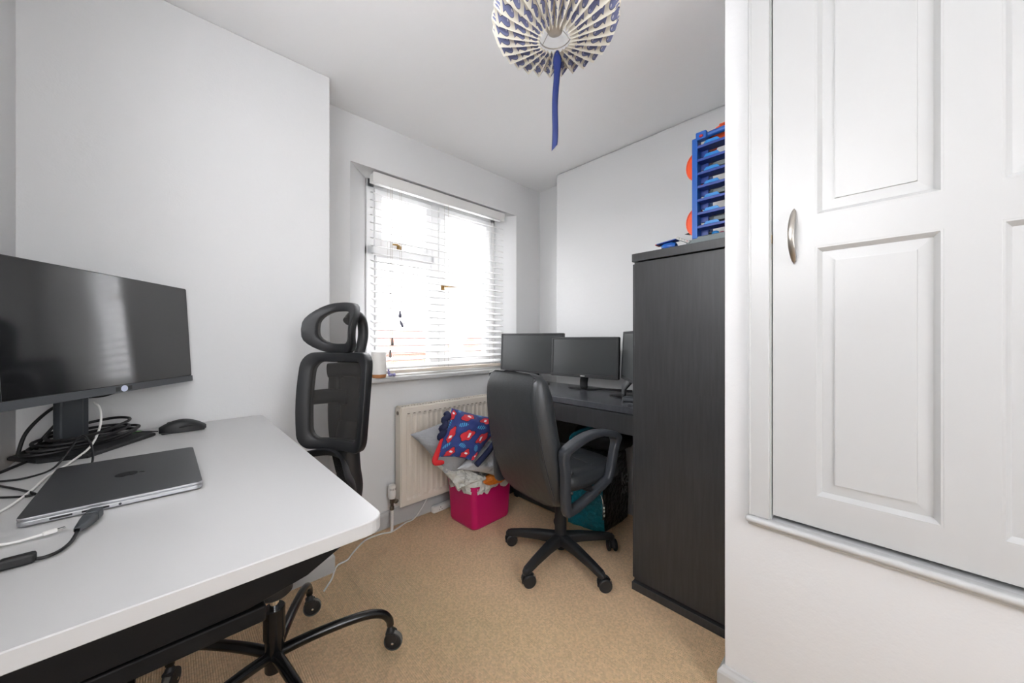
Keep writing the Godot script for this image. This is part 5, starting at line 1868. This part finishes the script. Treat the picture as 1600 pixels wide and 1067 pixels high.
# ---------------------------------------------------------------- ceiling light
func pendant() -> void:
	var c := V(0.886, 0, 0.730)
	var t := thing("pendant_lamp", "pleated paper lampshade printed with small blue whales hanging from the ceiling", "lamp", c + Vector3(0, 2.084, 0))
	var N := 28
	# zigzag folds: rings from the small lower opening out to the brim and back up to the top ring
	var prof := [[0.052, 0.0, 0.009], [0.080, 0.006, 0.012], [0.115, 0.013, 0.015], [0.155, 0.022, 0.018], [0.194, 0.032, 0.020]]
	var prof2 := [[0.194, 0.032, 0.020], [0.192, 0.048, 0.020], [0.186, 0.066, 0.018]]
	var pc := 0
	for pr in [prof, prof2]:
		var mb := MB.new()
		var rows := []
		for q in pr:
			var row := []
			for k in N * 2:
				var an := TAU * k / (N * 2)
				var sg := 1.0 if k % 2 == 0 else -1.0
				var r: float = q[0] + sg * (0.002 + q[2] * 0.3)
				var y: float = q[1] + sg * q[2]
				row.append(Vector3(r * cos(an), y, r * sin(an)))
			rows.append(row)
		mb.grid(rows, true, false, true, float(N), 1.0)
		obj("shade_underside" if pc == 0 else "shade_crown", mb, M.shade, t)
		pc += 1
	var ring := MB.new()
	var pts := []
	for i in 24:
		var an := TAU * i / 24.0
		pts.append(Vector3(0.052 * cos(an), 0.012, 0.052 * sin(an)))
	ring.tube(pts, 0.0018, 6, true)
	for an in [0.5, 2.6, 4.7]:
		ring.tube([Vector3(0.052 * cos(an), 0.012, 0.052 * sin(an)), Vector3(0.018 * cos(an), 0.045, 0.018 * sin(an))], 0.0012, 6)
	obj("ring", ring, M.nickel, t)
	var hl := MB.new()
	hl.lathe([Vector2(0, 0.066), Vector2(0.018, 0.066), Vector2(0.019, 0.070), Vector2(0.019, 0.11), Vector2(0.012, 0.125), Vector2(0.004, 0.13)], Transform3D(), 20)
	obj("lamp_holder", hl, M.white_plastic, t)
	var bl := MB.new()
	bl.lathe([Vector2(0, 0.016), Vector2(0.014, 0.018), Vector2(0.024, 0.026), Vector2(0.0275, 0.038), Vector2(0.024, 0.052), Vector2(0.015, 0.066)], Transform3D(), 24)
	obj("bulb", bl, M.bulb, t)
	var cd := MB.new()
	cd.tube([Vector3(0, 0.125, 0), Vector3(0, 0.312, 0)], 0.003, 8)
	obj("cord", cd, M.white_plastic, t)
	var rs := MB.new()
	rs.lathe([Vector2(0, 0.288), Vector2(0.012, 0.288), Vector2(0.036, 0.305), Vector2(0.038, 0.3159)], Transform3D(), 24)
	obj("ceiling_rose", rs, M.white_plastic, t)
	# ribbon tied to the lower ring
	var rb := MB.new()
	var rows := []
	var p0 := V(0.930, 2.088, 0.756)
	for i in 17:
		var s := i / 16.0
		var y := lerpf(2.088, 1.765, s)
		var sx := V(0.723, 0, -0.691)
		var wd := lerpf(0.0115, 0.0095, s) * (1.0 + 0.35 * exp(-pow((s - 0.12) / 0.06, 2))) * (0.35 if i == 0 else 1.0)
		var ctr := p0 + sx * (-0.010 * s + 0.002 * sin(s * 9)) + Vector3(0, y - 2.088, 0)
		var tw := sin(s * 4.0) * 0.25
		var d1 := sx.rotated(Vector3.UP, tw)
		var d2 := d1.cross(Vector3.UP)
		var row := []
		for q in [[-1, 0], [-0.5, 0.0028], [0, 0.0012], [0.5, 0.0028], [1, 0], [0.5, 0.0014], [0, -0.0002], [-0.5, 0.0014]]:
			row.append(ctr + d1 * wd * q[0] + d2 * q[1] + Vector3(0, (0.010 * q[0] if i == 16 else 0.0), 0))
		rows.append(row)
	rb.grid(rows, true)
	one("ribbon", rb, M.ribbon, "blue ribbon hanging down from the paper lampshade's lower ring", "ribbon")

func sill_bits() -> void:
	var t := thing("speaker", "white round speaker with a wooden foot at the left end of the window sill", "speaker", V(0.888, 0.905, 2.060))
	var w := MB.new()
	w.lathe([Vector2(0, 0), Vector2(0.038, 0.0), Vector2(0.040, 0.002), Vector2(0.042, 0.020)], Transform3D(), 32)
	obj("foot", w, M.wood, t)
	var b := MB.new()
	b.lathe([Vector2(0.0415, 0.020), Vector2(0.0425, 0.022), Vector2(0.0425, 0.145), Vector2(0.040, 0.150), Vector2(0.036, 0.151), Vector2(0, 0.150)], Transform3D(), 32)
	obj("body", b, M.white_plastic, t)
	var f := thing("figurine", "tiny lilac glass figurine beside the white speaker on the window sill", "figurine", V(0.958, 0.905, 2.055))
	var m := MB.new()
	m.ball(Vector3(0, 0.010, 0), Vector3(0.016, 0.010, 0.010), 10)
	m.ball(Vector3(-0.012, 0.026, 0), Vector3(0.008, 0.014, 0.008), 10)
	m.ball(Vector3(-0.014, 0.042, 0), Vector3(0.007, 0.006, 0.007), 10)
	obj("body", m, M.lilac, f)
	var m2 := MB.new()
	m2.ball(Vector3(0.020, 0.011, 0.004), Vector3(0.010, 0.011, 0.009), 10)
	obj("tail", m2, M.lilac, f)

func floor_bits() -> void:
	var t := thing("extension_socket", "white extension socket lying against the skirting under the radiator", "extension socket", V(1.335, 0, 2.035), deg_to_rad(2))
	var b := MB.new()
	b.box(Vector3(0, 0.024, 0), Vector3(0.22, 0.044, 0.042), 0.014, Basis(), 3)
	obj("body", b, M.white_plastic, t)
	for x in [-0.055, 0.02, 0.08]:
		for q in [[0.0, 0.034], [-0.010, 0.020], [0.010, 0.020]]:
			var h := MB.new()
			h.box(Vector3(x + q[0], q[1], 0.0208), Vector3(0.004, 0.008, 0.0012) if q[0] == 0.0 else Vector3(0.007, 0.003, 0.0012), 0.0004)
			obj("socket_hole", h, M.black_plastic, t)
	cable("white_floor_cable", [V(1.235, 0.12, 2.072), V(1.20, 0.09, 2.060), V(1.155, 0.04, 2.052), V(1.10, 0.006, 2.045), V(1.05, 0.005, 2.04), V(0.98, 0.005, 2.012), V(0.93, 0.005, 2.000), V(0.88, 0.005, 2.02), V(0.80, 0.005, 2.02), V(0.74, 0.005, 1.98), V(0.685, 0.005, 1.93), V(0.655, 0.005, 1.90), V(0.60, 0.005, 1.885), V(0.55, 0.005, 1.80), V(0.50, 0.005, 1.74)], 0.0042, M.white_plastic, "white cable running along the skirting from the radiator to the desk", "cable")
